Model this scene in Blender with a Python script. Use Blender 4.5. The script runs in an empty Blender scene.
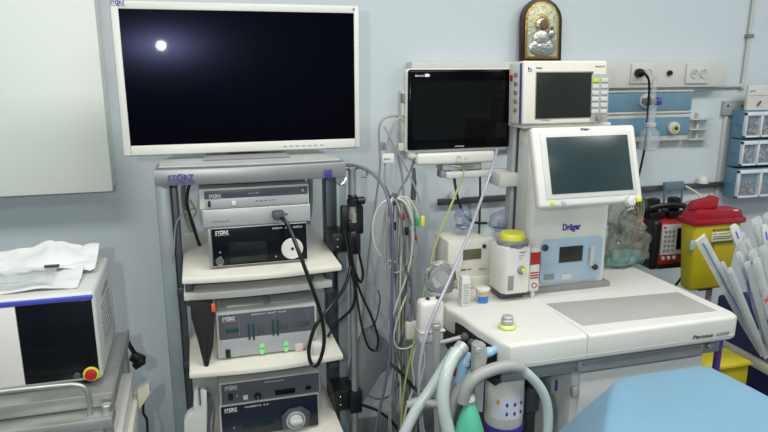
import bpy, bmesh, math, random
from mathutils import Vector, Matrix, noise
random.seed(4)
C = bpy.context.scene.collection
PI = math.pi
# ------------------------------------------------------------------ camera
FPX = 650.0; YAW = math.radians(16); PITCH = math.radians(13.5); EYE = 1.6
cd = bpy.data.cameras.new('camera'); cam = bpy.data.objects.new('camera', cd); C.objects.link(cam)
cam.location = (0, 0, EYE); cam.rotation_euler = (PI/2 - PITCH, 0, -YAW)
cd.sensor_width = 36; cd.lens = 36*FPX/768; cd.clip_start = 0.02
bpy.context.scene.camera = cam

def ray(u, v):
    a = (u-384)/FPX; b = -(v-216)/FPX
    h = math.cos(PITCH)+b*math.sin(PITCH); z = -math.sin(PITCH)+b*math.cos(PITCH)
    return Vector((h*math.sin(YAW)+a*math.cos(YAW), h*math.cos(YAW)-a*math.sin(YAW), z))
def P(u, v, Y):                       # point of the depth plane y=Y
    d = ray(u, v); t = Y/d.y; return Vector((d.x*t, Y, EYE+d.z*t))
def Z(u, v, z):                       # point of the level z
    d = ray(u, v); t = (z-EYE)/d.z; return Vector((d.x*t, d.y*t, z))
def R(u0, v0, u1, v1, Y):             # x0,x1,z0,z1 of an upright rectangle
    um, vm = (u0+u1)/2, (v0+v1)/2
    return P(u0, vm, Y).x, P(u1, vm, Y).x, P(um, v1, Y).z, P(um, v0, Y).z

# ------------------------------------------------------------------ materials
def lin(c):
    return tuple(((x/255)/12.92 if x/255 <= .04045 else ((x/255+.055)/1.055)**2.4) for x in c)+(1,)
MATS = {}
def mat(name, rgb, rough=.5, metal=0, var=.04, scale=14, bump=.0, alpha=1, spec=.5, trans=0, emit=0, coat=0, aniso=0, rgb2=None, sheen=0):
    if name in MATS: return MATS[name]
    m = bpy.data.materials.new(name); m.use_nodes = True
    nt = m.node_tree; b = nt.nodes['Principled BSDF']
    tc = nt.nodes.new('ShaderNodeTexCoord'); n = nt.nodes.new('ShaderNodeTexNoise')
    n.inputs['Scale'].default_value = scale; n.inputs['Detail'].default_value = 4
    nt.links.new(tc.outputs['Object'], n.inputs['Vector'])
    r = nt.nodes.new('ShaderNodeValToRGB'); c = lin(rgb)
    lo = lin(rgb2) if rgb2 else tuple(x*(1-var*2) for x in c[:3])+(1,)
    r.color_ramp.elements[0].position = .35; r.color_ramp.elements[1].position = .65
    r.color_ramp.elements[0].color = lo; r.color_ramp.elements[1].color = c
    nt.links.new(n.outputs['Fac'], r.inputs['Fac']); nt.links.new(r.outputs['Color'], b.inputs['Base Color'])
    b.inputs['Roughness'].default_value = rough; b.inputs['Metallic'].default_value = metal
    b.inputs['Specular IOR Level'].default_value = spec; b.inputs['Alpha'].default_value = alpha
    b.inputs['Transmission Weight'].default_value = trans; b.inputs['Coat Weight'].default_value = coat
    b.inputs['Coat Roughness'].default_value = .04; b.inputs['Anisotropic'].default_value = aniso
    b.inputs['Sheen Weight'].default_value = sheen
    if emit:
        b.inputs['Emission Color'].default_value = c; b.inputs['Emission Strength'].default_value = emit
    if bump:
        bp = nt.nodes.new('ShaderNodeBump'); bp.inputs['Strength'].default_value = bump; bp.inputs['Distance'].default_value = .01
        nt.links.new(n.outputs['Fac'], bp.inputs['Height']); nt.links.new(bp.outputs['Normal'], b.inputs['Normal'])
    MATS[name] = m; return m
wall_m = mat('painted_wall', (203, 213, 217), .62, var=.02, scale=1.2, bump=.02)
ceil_m = mat('ceiling_paint', (225, 228, 226), .8)
floor_m = mat('vinyl_floor', (120, 128, 132), .35, var=.08, scale=5)
cab_m = mat('cabinet_laminate', (224, 230, 222), .45, var=.015, scale=2)
white = mat('white_plastic', (207, 207, 200), .38, var=.015)
warmw = mat('warm_white_plastic', (210, 208, 196), .42, var=.02)
offw = mat('light_grey_plastic', (192, 194, 189), .42, var=.02)
lgrey = mat('pale_grey_metal', (168, 172, 172), .4, metal=.25, var=.03)
mgrey = mat('mid_grey_plastic', (130, 133, 132), .45)
dgrey = mat('dark_grey_plastic', (70, 74, 78), .45)
slate = mat('slate_panel', (84, 84, 92), .4, var=.03)
black = mat('black_plastic', (16, 17, 19), .38)
bglass = mat('black_panel', (9, 11, 17), .2, spec=.25)
scr_big = mat('glossy_black_screen', (1, 1, 3), .2, coat=.06, aniso=.6, spec=.08, var=.1)
scr_big.node_tree.nodes['Principled BSDF'].inputs['Specular Tint'].default_value = (.45, .5, 1, 1)
scr_mid = mat('black_display', (3, 4, 5), .16, spec=.15)
scr_olive = mat('olive_grey_display', (34, 38, 34), .3, spec=.3)
scr_teal = mat('teal_reflection_display', (40, 56, 58), .24, spec=.5)  # room reflection on the dark screen, put into the base colour
bluegrey = mat('blue_grey_post', (148, 160, 162), .4, metal=.2)
darkpost = mat('dark_profile', (72, 80, 86), .4, metal=.4)
steel = mat('stainless_steel', (172, 175, 170), .4, metal=.7, var=.08)
brushed = mat('brushed_aluminium', (150, 152, 152), .4, metal=.6)
railm = mat('rail_steel', (98, 100, 98), .4, metal=.7)
chrome = mat('chrome', (210, 210, 210), .12, metal=1)
logo_b = mat('indigo_ink', (62, 54, 140), .5)
logo_w = mat('white_ink', (215, 218, 220), .5)
ink = mat('dark_ink', (50, 52, 60), .5)
bluestripe = mat('royal_blue_stripe', (58, 66, 176), .4)
red = mat('red_plastic', (165, 34, 34), .4)
sharps_red = mat('crimson_lid', (150, 20, 36), .35)
yellow = mat('yellow_plastic', (196, 182, 40), .42)
sharps_y = mat('sharps_yellow', (186, 170, 30), .42)
bright_y = mat('bright_yellow_cap', (208, 208, 62), .4)
green_lcd = mat('lime_marks', (130, 215, 135), .5, emit=.12)
teal_led = mat('teal_led_window', (18, 70, 66), .3)
limeb = mat('lime_button', (170, 215, 40), .4)
panelblue = mat('pale_blue_panel', (160, 182, 200), .4, var=.02)
bandblue = mat('medical_blue', (104, 144, 164), .4, var=.03)
binblue = mat('bin_blue', (92, 130, 152), .4, var=.04)
navy = mat('navy_panel', (26, 32, 78), .45)
purple = mat('purple_metal', (80, 50, 140), .4)
lav = mat('lavender_tube', (128, 122, 148), .35)
purpt = mat('violet_tube', (92, 88, 110), .35)
lavw = mat('milky_lavender_tube', (152, 150, 166), .3)
greyc = mat('grey_cable', (140, 144, 142), .45)
dgc = mat('dark_grey_cable', (86, 88, 90), .45)
whc = mat('cream_cable', (188, 190, 178), .45)
blc = mat('black_cable', (14, 14, 16), .4)
ygc = mat('yellow_green_cable', (150, 160, 96), .45)
greenp = mat('green_plug', (30, 150, 90), .4)
hose_g = mat('grey_hose', (152, 154, 150), .4)
hose_t = mat('translucent_hose', (196, 206, 202), .22, alpha=.8, rgb2=(184, 196, 193))
hose_b = mat('pale_blue_connector', (150, 188, 214), .3)
bagg = mat('green_rubber', (84, 176, 142), .42, var=.08)
clear = mat('clear_film', (200, 208, 205), .1, alpha=.3, spec=.9, bump=.9, scale=22)
clearp = mat('clear_plastic', (205, 216, 220), .1, alpha=.35, spec=.8)
clearb = mat('bluish_clear_plastic', (140, 148, 176), .12, alpha=.5, spec=.8)
paper = mat('white_paper', (212, 215, 214), .7, var=.03, scale=30, bump=.15)
pouch = mat('sterile_pouch', (214, 220, 220), .2, alpha=.48, bump=.3, scale=30)
cloth_g = mat('grey_cloth', (126, 128, 132), .85, bump=.2, scale=60)
drape_m = mat('blue_drape', (106, 146, 170), .85, var=.04, scale=4, bump=.25, sheen=.1)
wood = mat('dark_mahogany', (48, 18, 18), .35, var=.12, scale=6)
silver = mat('silver_relief', (176, 178, 172), .3, metal=.85, bump=.3, scale=90)
gold = mat('gilded_relief', (176, 152, 80), .32, metal=.8, bump=.3, scale=90)
skin_p = mat('painted_face', (120, 78, 50), .5)
tray_g = mat('grey_mat', (158, 160, 155), .55, var=.02)
navyink = mat('blue_print', (40, 110, 200), .5)
orange = mat('orange_ink', (225, 90, 50), .5)
teal_f = mat('teal_wrap', (120, 175, 165), .5, alpha=.7, bump=.5)
brownp = mat('brown_wrap', (120, 88, 78), .5, var=.35, scale=60)
beige = mat('beige_plastic', (196, 196, 176), .45)
contents_m = mat('mixed_packets', (110, 72, 66), .5, rgb2=(190, 184, 178), scale=70)

# ------------------------------------------------------------------ mesh builder
class B:
    def __init__(s, M=None): s.bm = bmesh.new(); s.M = M or Matrix()
    def _x(s, vs, M=None):
        T = s.M @ M if M else s.M
        bmesh.ops.transform(s.bm, matrix=T, verts=vs)
    def box(s, x0, x1, y0, y1, z0, z1, bev=.002, M=None, seg=2):
        if x1 < x0: x0, x1 = x1, x0
        if y1 < y0: y0, y1 = y1, y0
        if z1 < z0: z0, z1 = z1, z0
        g = bmesh.ops.create_cube(s.bm, size=1); vs = g['verts']
        for v in vs: v.co = Vector((x0+(v.co.x+.5)*(x1-x0), y0+(v.co.y+.5)*(y1-y0), z0+(v.co.z+.5)*(z1-z0)))
        bev = min(bev, .45*min(x1-x0, y1-y0, z1-z0))
        if bev > 0:
            es = list({e for v in vs for e in v.link_edges})
            r = bmesh.ops.bevel(s.bm, geom=es, offset=bev, segments=seg, affect='EDGES', profile=.5)
            vs = list({v for f in r['faces'] for v in f.verts} | {v for v in vs if v.is_valid})
        s._x(vs, M); return s
    def prism(s, pts, a0, a1, axis='y', bev=0, M=None, seg=2):
        """pts 2D; axis y: (x,z) extruded a0..a1 in y; axis z: (x,y); axis x: (y,z)"""
        def mk(p, a): return {'y': (p[0], a, p[1]), 'z': (p[0], p[1], a), 'x': (a, p[0], p[1])}[axis]
        v0 = [s.bm.verts.new(mk(p, a0)) for p in pts]; v1 = [s.bm.verts.new(mk(p, a1)) for p in pts]
        n = len(pts); fs = [s.bm.faces.new(v0), s.bm.faces.new(v1)]
        for i in range(n): fs.append(s.bm.faces.new((v0[i], v0[(i+1) % n], v1[(i+1) % n], v1[i])))
        bmesh.ops.recalc_face_normals(s.bm, faces=fs)
        vs = v0+v1
        if bev > 0:
            es = [e for f in fs[:2] for e in f.edges]
            r = bmesh.ops.bevel(s.bm, geom=es, offset=bev, segments=seg, affect='EDGES', profile=.5)
            vs = list({v for f in r['faces'] for v in f.verts} | {v for v in vs if v.is_valid})
        s._x(vs, M); return s
    def lathe(s, prof, o=(0, 0, 0), axis='z', n=24, M=None):
        """prof: (r, h) list"""
        rings = []; vs = []
        for r, h in prof:
            ring = []
            for i in range(n):
                a = 2*PI*i/n; c, q = r*math.cos(a), r*math.sin(a)
                co = {'z': (c, q, h), 'y': (c, h, q), 'x': (h, c, q)}[axis]
                ring.append(s.bm.verts.new(Vector(co)+Vector(o)))
            rings.append(ring); vs += ring
        fs = []
        for a, b in zip(rings, rings[1:]):
            for i in range(n): fs.append(s.bm.faces.new((a[i], a[(i+1) % n], b[(i+1) % n], b[i])))
        fs.append(s.bm.faces.new(rings[0])); fs.append(s.bm.faces.new(rings[-1]))
        bmesh.ops.recalc_face_normals(s.bm, faces=fs); s._x(vs, M); return s
    def ring(s, o, r, w, d, axis='y', n=24, M=None):
        prof = [(r-w, 0), (r, 0), (r, -d), (r-w, -d)]; rings = []; vs = []
        for q, h in prof:
            ring = [s.bm.verts.new(Vector({'z': (q*math.cos(2*PI*i/n), q*math.sin(2*PI*i/n), h), 'y': (q*math.cos(2*PI*i/n), h, q*math.sin(2*PI*i/n))}[axis])+Vector(o)) for i in range(n)]
            rings.append(ring); vs += ring
        for k in range(4):
            a, b = rings[k], rings[(k+1) % 4]
            for i in range(n): s.bm.faces.new((a[i], a[(i+1) % n], b[(i+1) % n], b[i]))
        s._x(vs, M); return s
    def cyl(s, o, r, h, axis='z', n=20, bev=.0015, M=None):
        bev = min(bev, r*.4, abs(h)*.4); q = 1 if h > 0 else -1
        return s.lathe([(r-bev, 0), (r, bev*q), (r, h-bev*q), (r-bev, h)], o, axis, n, M)
    def tube(s, pts, r, n=8, ridge=0, step=None, smooth=True, taper=None):
        pts = [Vector(p) for p in pts]
        if smooth and len(pts) > 2: pts = spline(pts)
        if step: pts = resample(pts, step)
        t0 = (pts[1]-pts[0]).normalized(); nrm = t0.orthogonal().normalized(); rings = []; vs = []
        for i, p in enumerate(pts):
            t = (pts[min(i+1, len(pts)-1)]-pts[max(i-1, 0)])
            if t.length < 1e-9: t = t0.copy()
            t.normalize(); nrm = (nrm - t*nrm.dot(t))
            if nrm.length < 1e-6: nrm = t.orthogonal()
            nrm.normalize(); bn = t.cross(nrm)
            rr = r*(1+ridge*(1 if i % 2 else -1))
            if taper: rr *= taper(i/(len(pts)-1))
            ring = [s.bm.verts.new(p+(nrm*math.cos(2*PI*k/n)+bn*math.sin(2*PI*k/n))*rr) for k in range(n)]
            rings.append(ring); vs += ring
        for a, b in zip(rings, rings[1:]):
            for k in range(n): s.bm.faces.new((a[k], a[(k+1) % n], b[(k+1) % n], b[k]))
        s.bm.faces.new(rings[0][::-1]); s.bm.faces.new(rings[-1]); s._x(vs); return s
    def ball(s, c, r, M=None, sub=3, amp=0, fr=20, seed=0):
        g = bmesh.ops.create_icosphere(s.bm, subdivisions=sub, radius=1)
        r = (r, r, r) if not hasattr(r, '__len__') else r
        for v in g['verts']:
            k = 1+(amp*noise.noise(v.co*fr+Vector((seed, seed*2.1, 0))) if amp else 0)
            v.co = Vector((v.co.x*r[0]*k+c[0], v.co.y*r[1]*k+c[1], v.co.z*r[2]*k+c[2]))
        s._x(g['verts'], M); return s
    def sheet(s, fn, nu, nv, th=.002):
        g = [[s.bm.verts.new(fn(i/nu, j/nv)) for j in range(nv+1)] for i in range(nu+1)]
        fs = [s.bm.faces.new((g[i][j], g[i+1][j], g[i+1][j+1], g[i][j+1])) for i in range(nu) for j in range(nv)]
        bmesh.ops.recalc_face_normals(s.bm, faces=fs)
        bmesh.ops.solidify(s.bm, geom=fs, thickness=th)
        s._x(s.bm.verts[:]); return s
def spline(pts, k=10):
    out = []
    for i in range(len(pts)-1):
        a, b, c, d = pts[max(i-1, 0)], pts[i], pts[i+1], pts[min(i+2, len(pts)-1)]
        for j in range(k):
            t = j/k
            out.append(.5*((2*b)+(c-a)*t+(2*a-5*b+4*c-d)*t*t+(3*b-a-3*c+d)*t**3))
    out.append(pts[-1]); return out
def resample(pts, st):
    out = [pts[0]]; acc = 0
    for a, b in zip(pts, pts[1:]):
        L = (b-a).length; d = st-acc
        while d <= L:
            out.append(a.lerp(b, d/L)); d += st
        acc = (acc+L) % st
    return out if len(out) > 2 else pts
W = {}
def part(name, b, m, parent=None, label=None):
    bm = b.bm; bmesh.ops.recalc_face_normals(bm, faces=bm.faces[:])
    co = [v.co for v in bm.verts]
    o = Vector(((min(c.x for c in co)+max(c.x for c in co))/2, (min(c.y for c in co)+max(c.y for c in co))/2, min(c.z for c in co)))
    bmesh.ops.translate(bm, vec=-o, verts=bm.verts)
    me = bpy.data.meshes.new(name); bm.to_mesh(me); bm.free()
    for p in me.polygons: p.use_smooth = True
    me.set_sharp_from_angle(angle=math.radians(38)); me.materials.append(m)
    ob = bpy.data.objects.new(name, me); C.objects.link(ob); W[ob] = o
    if parent: ob.parent = parent; ob.location = o-W[parent]
    else: ob.location = o
    if label: ob['label'] = label
    return ob
def tag(o, label, cat, group=None, kind=None):
    o['label'] = label; o['category'] = cat
    if group: o['group'] = group
    if kind: o['kind'] = kind
    return o
def thing(name, label, cat, loc, group=None):
    o = bpy.data.objects.new(name, None); C.objects.link(o); o.empty_display_size = .05
    o.location = loc; W[o] = Vector(loc); return tag(o, label, cat, group)
def struct(name, b, m, parent=None):
    o = part(name, b, m, parent)
    if not parent: o['kind'] = 'structure'
    return o
def text_b(s, x, y, z, w, h=None, M=None, bold=0, shear=0, th=.0008):
    """text in the plane facing -y, lower left at x,z, total width w"""
    cu = bpy.data.curves.new('t', 'FONT'); cu.body = s; cu.extrude = .01; cu.offset = bold; cu.shear = shear; cu.resolution_u = 3
    t = bpy.data.objects.new('t', cu); C.objects.link(t); dg = bpy.context.evaluated_depsgraph_get(); dg.update()
    me = bpy.data.meshes.new_from_object(t.evaluated_get(dg)); b = B(M); b.bm.from_mesh(me)
    vs = b.bm.verts[:]; xs = [v.co.x for v in vs]; ys = [v.co.y for v in vs]
    kx = w/(max(xs)-min(xs)); ky = (h/(max(ys)-min(ys))) if h else kx; x0, y0 = min(xs), min(ys)
    for v in vs: v.co = Vector((x+(v.co.x-x0)*kx, y-(v.co.z/.01)*th, z+(v.co.y-y0)*ky))
    b._x(vs); bpy.data.objects.remove(t); bpy.data.meshes.remove(me); bpy.data.curves.remove(cu)
    return b
def storz(parent, x, z, w, y, m, M=None):      # maker's mark: word, ring through the O, small line below
    b = text_b('STORZ', x, y, z, w, w*.26, M, bold=.02)
    b.ring((x+w*.5, y, z+w*.13), w*.17, w*.022, .0012)
    part('logo', b, m, parent)
    part('small_lettering', text_b('KARL STORZ - ENDOSKOPE', x-w*.03, y, z-w*.12, w*1.06, w*.055, M), m, parent)

# ------------------------------------------------------------------ setting
WY = 2.45
XL, XR, YF, CH = -2.4, 3.6, -2.6, 2.85
struct('floor', B().box(XL-.1, XR+.1, YF-.1, WY+.1, -.1, 0, 0), floor_m)
struct('ceiling', B().box(XL-.1, XR+.1, YF-.1, WY+.1, CH, CH+.1, 0), ceil_m)
struct('wall_back', B().box(XL-.1, XR+.1, WY, WY+.1, 0, CH, 0), wall_m)
struct('wall_left', B().box(XL-.1, XL, YF, WY, 0, CH, 0), wall_m)
struct('wall_right', B().box(XR, XR+.1, YF, WY, 0, CH, 0), wall_m)
struct('wall_front', B().box(XL-.1, XR+.1, YF-.1, YF, 0, CH, 0), wall_m)
struct('baseboard_back', B().box(XL, XR, WY-.012, WY, 0, .1, .003), mgrey)

# wall cabinet at left
x1 = P(113, 190, 2.3).x; zb = P(113, 190, 2.3).z
t = thing('wall_cabinet', 'large white wall cabinet with plain door above the blue-striped device', 'cabinet', (x1-.4, WY, zb))
part('body', B().box(x1-.8, x1-.003, 2.318, WY, zb, zb+.75, .003), cab_m, t)
part('door', B().box(x1-.8, x1, 2.298, 2.316, zb-.004, zb+.75, .003), cab_m, t)
# conduit upper right
b = B(); p1, p2, p3 = P(749, -30, WY-.012), P(742.5, 86, WY-.012), P(690, 90, WY-.012)
p1.x = p2.x+.004
b.tube([p1, Vector((p2.x, p2.y, p2.z+.03)), Vector((p2.x-.006, p2.y, p2.z+.006)), Vector((p2.x-.03, p2.y, p2.z)), Vector((p3.x, p3.y, p2.z))], .008, 10)
t = part('wall_conduit', b, offw); tag(t, 'slim white conduit bending down the wall above the blue bins', 'pipe')
part('clip', B().box(p2.x-.014, p2.x+.018, WY-.026, WY, P(745, 36, WY).z-.008, P(745, 36, WY).z+.008, .003), mgrey, t)

# ------------------------------------------------------------------ medical supply panel
xa, xb_ = P(410, 75, 2.4).x, P(723, 75, 2.4).x; xc = P(691, 115, 2.4).x
zt = P(640, 61.5, 2.38).z; z1 = P(640, 88, 2.38).z; zz = [P(640, v, 2.4).z for v in (93, 111, 118, 136, 142)]
t = thing('supply_trunking', 'long white wall supply channel with two blue bands behind the monitors', 'wall panel', (1.4, WY, zz[4]))
tr = part('trunking', B().box(xa, xb_, 2.38, WY-.0005, z1, zt, .006), white, t)
part('back_panel', B().box(xa-.03, xc, 2.405, WY, zz[4], z1, .004), white, t)
part('blue_band', B().box(xa-.02, xc-.004, 2.399, 2.404, zz[1], zz[0], .001), bandblue, t)
part('blue_band', B().box(xa-.02, xc-.004, 2.399, 2.404, zz[3], zz[2], .001), bandblue, t)
part('lip', B().box(xa-.03, xc+.0, 2.396, 2.404, zz[1]-.012, zz[1]-.004, .002), white, t)
part('lip', B().box(xa-.03, xc+.0, 2.396, 2.404, zz[0]+.003, zz[0]+.011, .002), white, t)
for u, lab in ((642.5, 'white double socket plate with a black plug in its left hole'), (697.5, 'empty white double socket plate, right one on the channel')):
    x0, x1, z0, z1_ = R(u-11.5, 63.5, u+11.5, 83.5, 2.375)
    s = thing('power_socket', lab, 'socket', (x0+.03, 2.38, z0), 'double sockets on the wall channel')
    part('plate', B().box(x0, x1, 2.37, 2.38, z0, z1_, .003), white, s)
    for k, cx in enumerate((x0+(x1-x0)*.32, x0+(x1-x0)*.72)):
        o = part('outlet', B().lathe([(.019, 0), (.019, -.003), (.016, -.003), (.014, .003)], (cx, 2.369, (z0+z1_)/2), 'y', 20), offw, s)
        part('pin_hole', B().cyl((cx-.006, 2.371, (z0+z1_)/2), .0025, -.004, 'y', 8).cyl((cx+.006, 2.371, (z0+z1_)/2), .0025, -.004, 'y', 8), ink if k == 0 else limeb, o)
p = P(639, 73, 2.36)
t = thing('power_cable', 'black plug and cord hanging from the wall socket down behind the ventilator', 'power cord', p)
part('plug', B().lathe([(.018, .006), (.019, -.004), (.016, -.02), (.007, -.03), (.006, -.034)], p, 'y', 16), black, t)
part('cord', B().tube([P(639, 73, 2.33), P(644, 73, 2.318), P(649, 82, 2.325), P(648, 110, 2.335), P(645, 145, 2.335), P(639, 175, 2.34), P(630, 215, 2.35), P(622, 260, 2.35), P(618, 300, 2.36)], .0048, 8), blc, t)
p = P(669, 73, 2.379); t = part('gas_outlet', B().lathe([(.011, 0), (.012, -.006), (.009, -.014), (.004, -.015)], p, 'y', 14), black)
tag(t, 'small round black outlet between the two white socket plates', 'outlet')
# round gas outlets
def gas(u, v, r, ring, lab):
    p = P(u, v, 2.398); t = thing('gas_outlet', lab, 'outlet', p, 'round gas outlets on the blue bands')
    part('flange', B().lathe([(r, 0), (r, -.01), (r*.86, -.016), (r*.6, -.016)], p, 'y', 24), white, t)
    part('ring', B().lathe([(r*.62, -.014), (r*.6, -.022), (r*.45, -.022), (r*.3, -.02)], p, 'y', 20), ring, t)
    part('valve', B().cyl((p.x, p.y-.016, p.z), r*.28, -.01, 'y', 12), ink, t)
gas(646, 101, .033, mgrey, 'white round gas outlet holding the flowmeter, upper blue band')
gas(673, 128, .028, mat('pale_yellow_ring', (196, 194, 112), .4), 'round white gas outlet with yellow ring on lower blue band')
# flowmeter
p = P(653, 100, 2.33)
t = thing('flowmeter', 'clear oxygen flowmeter with blue knob and water bottle on wall outlet', 'flowmeter', (p.x, 2.34, p.z-.12))
part('tube', B().lathe([(.009, -.02), (.010, -.01), (.010, .085), (.007, .09), (.004, .094)], p, 'z', 14), clearp, t)
part('block', B().box(p.x-.014, p.x+.014, 2.32, 2.385, p.z-.018, p.z+.005, .003), mgrey, t)
part('knob', B().lathe([(.014, 0), (.016, .004), (.016, .018), (.012, .022)], (p.x+.014, p.y, p.z-.006), 'x', 16), mat('violet_knob', (70, 70, 150), .35), t)
zq = P(655, 150, 2.33).z
part('bottle', B().lathe([(.030, 0), (.04, .006), (.042, .05), (.04, .075), (.026, .09), (.018, .098), (.018, p.z-.02-zq)], (p.x, p.y, zq), 'z', 24), clearp, t)
part('bottle_cap', B().lathe([(.02, 0), (.022, .004), (.022, .016), (.012, .022)], (p.x, p.y, zq+.098), 'z', 20), offw, t)
part('dip_tube', B().tube([(p.x, p.y, zq+.01), (p.x, p.y, zq+.1)], .003, 6, smooth=False), white, t)
# slatted holder right of panel
x0, x1, z0, z1_ = R(690, 118, 712, 140, 2.41)
b = B()
for k in range(3): b.box(x0, x1, 2.405, WY-.002, z0+k*(z1_-z0)/2.2, z0+k*(z1_-z0)/2.2+.006, .002)
t = thing('wall_rack', 'small white three-tier wire holder beside the blue bands', 'wall rack', (x0, WY, z0))
part('tier', b, offw, t); part('upright', B().box((x0+x1)/2-.006, (x0+x1)/2+.006, 2.43, WY, z0, z1_+.02, .002), offw, t)
# rails
zr = 1.037
t = thing('equipment_rail', 'dark grey steel equipment rail along the wall behind the ventilator', 'rail', (1.6, WY, zr))
part('rail', B().box(P(437, 203, 2.43).x, P(722, 184, 2.43).x, 2.418, 2.43, zr-.012, zr+.014, .002), railm, t)
for u in (455, 700): 
    q = P(u, 190, 2.43); part('mount', B().box(q.x-.012, q.x+.012, 2.43, WY, zr-.01, zr+.012, .002), railm, t)
for u, v, lab in ((455, 197, 'white dome cap resting on the rail below the black patient monitor'), (702, 183, 'white dome cap on the rail near the blue bins')):
    q = P(u, v, 2.425); t = part('protective_dome', B().lathe([(.026, 0), (.026, .01), (.022, .024), (.012, .033), (.003, .036)], (q.x, 2.424, zr+.013), 'z', 18), white); tag(t, lab, 'cap', 'white caps on the rail')
# grey bracket holding defibrillator
x0, x1, z0, z1_ = R(664, 182, 683, 202, 2.40)
t = thing('rail_bracket', 'blue-grey yoke bracket clipped on the rail above the defibrillator', 'bracket', (x0, 2.4, z0))
part('plate', B().box(x0, x1, 2.395, 2.417, (z0+z1_)/2+.008, z1_, .004), mat('bracket_grey', (112, 132, 142), .4, metal=.3), t)
part('prong', B().box(x0, x0+.008, 2.395, 2.405, z0-.02, (z0+z1_)/2+.01, .002), MATS['bracket_grey'], t)
part('prong', B().box(x1-.008, x1, 2.395, 2.405, z0-.02, (z0+z1_)/2+.01, .002), MATS['bracket_grey'], t)

# icon
Y = 2.40; p = P(541, 58, Y); zb = zt+.0005; wI = P(562, 40, Y).x-P(521, 40, Y).x; hI = P(541, 0, Y).z-zb+.01
def arch(w, h, n=14):
    r = w/2; pts = [(-r, 0), (r, 0)]
    return pts+[(r*math.cos(PI*i/n), h-r*.95+r*.95*math.sin(PI*i/n)) for i in range(n+1)]
M = Matrix.Translation((p.x, 2.405, zb)) @ Matrix.Rotation(math.radians(-4), 4, 'X')
t = thing('framed_icon', 'arched dark wood frame with silver and gold relief figure above the monitors', 'icon', (p.x, 2.4, zb))
part('frame', B(M).prism(arch(wI, hI), -.008, .012, bev=.004), wood, t)
part('gold_border', B(M).prism([(a, c+.010) for a, c in arch(wI*.82, hI*.90)], -.012, -.007, bev=.002), gold, t)
part('relief_ground', B(M).prism([(a, c+.018) for a, c in arch(wI*.72, hI*.83)], -.0145, -.011, bev=.002), mat('pale_gold_relief', (172, 172, 112), .4, metal=.5, bump=.3, scale=90, rgb2=(196, 198, 186)), t)
b = B(M); b.ball((-.004, -.012, hI*.60), (wI*.21, .006, wI*.21)); part('halo', b, gold, t)
b = B(M); b.ball((0, -.015, hI*.22), (wI*.33, .009, hI*.16)); b.ball((-.004, -.014, hI*.36), (wI*.22, .011, hI*.16)); b.ball((-.004, -.013, hI*.59), (wI*.15, .010, wI*.17)); part('robe', b, silver, t)
b = B(M); b.ball((.0, -.024, hI*.575), (wI*.085, .005, wI*.115)); part('face', b, skin_p, t)
b = B(M); b.ball((wI*.21, -.018, hI*.44), (wI*.08, .008, wI*.11)); part('child_figure', b, silver, t)
b = B(M); b.ball((wI*.2, -.025, hI*.52), (wI*.035, .004, wI*.045)); part('child_face', b, skin_p, t)
b = B(M)
for k in range(9): b.box(-wI*.3+k*wI*.067, -wI*.3+k*wI*.067+wI*.045, -.0155, -.011, .014, .024, .001)
part('embossed_band', b, gold, t)

# ------------------------------------------------------------------ endoscopy trolley
PY0, PY1 = 1.97, 2.05
t = thing('equipment_trolley', 'tall grey video trolley with white shelves carrying the stacked endoscopy devices', 'trolley', (.16, 2.0, 0)); TR = t
zt0, zt1 = 1.277, 1.322
xL, xR = P(154, 180, 1.76).x, P(347, 172, 1.76).x
def bow(xa, xb, yf, yb, b=.02, n=10, cut=.0):
    pts = [(xa+(xb-xa)*i/n, yf-b*math.sin(PI*i/n)) for i in range(n+1)]
    return pts+[(xb, yf+.1), (xb-cut, yb), (xa+cut, yb), (xa, yf+.1)]
part('top_platform', B().prism(bow(xL, xR, 1.775, 2.26, .015, cut=.11), zt0, zt1, 'z', bev=.006), brushed, t)
part('top_cover', B().prism(bow(xL+.012, xR-.012, 1.79, 2.25, .012, cut=.11), zt1, zt1+.006, 'z', bev=.003), mat('platform_grey', (168, 174, 172), .4), t)
part('cable_slot', B().box(P(208, 163, 1.9).x, P(288, 163, 1.9).x, 1.86, 1.868, zt1+.005, zt1+.008, .001), dgrey, t)
q = P(168, 181, 1.765); storz(t, q.x, q.z-.002, P(194, 180, 1.765).x-q.x, 1.764, logo_b)
q = P(325, 174, 1.765); part('badge', B().box(q.x, q.x+.02, 1.763, 1.7665, q.z-.01, q.z+.012, .001), logo_b, t)
for side, (ua, ub, uc, ud) in enumerate(((156, 171, 171, 178), (336, 346, 326, 336))):
    xa_, xb2 = P(ua, 200, PY0).x, P(ub, 200, PY0).x
    pz = part('post', B().box(xa_, xb2, PY0-.005, PY1+.01, .09, zt0, .006), bluegrey, t)
    xc_, xd = P(uc, 200, PY0).x, P(ud, 200, PY0).x
    part('inner_channel', B().box(xc_+.0005, xd, PY0+.005, PY1-.01, .1, zt0, .003), darkpost, t)
    for v in (292, 366):
        z = P((uc+ud)/2, v, PY0).z
        part('clamp_collar', B().box(xc_-.004, xd+.003, PY0-.006, PY1, z-.012, z+.012, .004), darkpost, t)
zs = {}
xs0, xs1 = P(182, 280, 1.74).x, P(342, 270, 1.74).x
zs[1] = P(260, 273.5, 1.73).z; zs[2] = P(266, 366, 1.73).z; zs[3] = zs[2]-.262
for k in (1, 2, 3):
    part('shelf', B().prism(bow(xs0, xs1, 1.745, 2.25, .018), zs[k]-.018, zs[k], 'z', bev=.004), warmw, t)
zy = P(260, 288, 1.78).z; zy2 = P(260, 295.5, 1.78).z
part('keyboard_tray', B().prism(bow(xs0, xs1-.02, 1.79, 2.2, .012), zy2, zy, 'z', bev=.004), white, t)
for xx in (xs0+.004, xs1-.035): part('tray_runner', B().box(xx, xx+.022, 1.80, 2.2, zy2-.02, zs[1]-.018, .003), dgrey, t)
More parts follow.
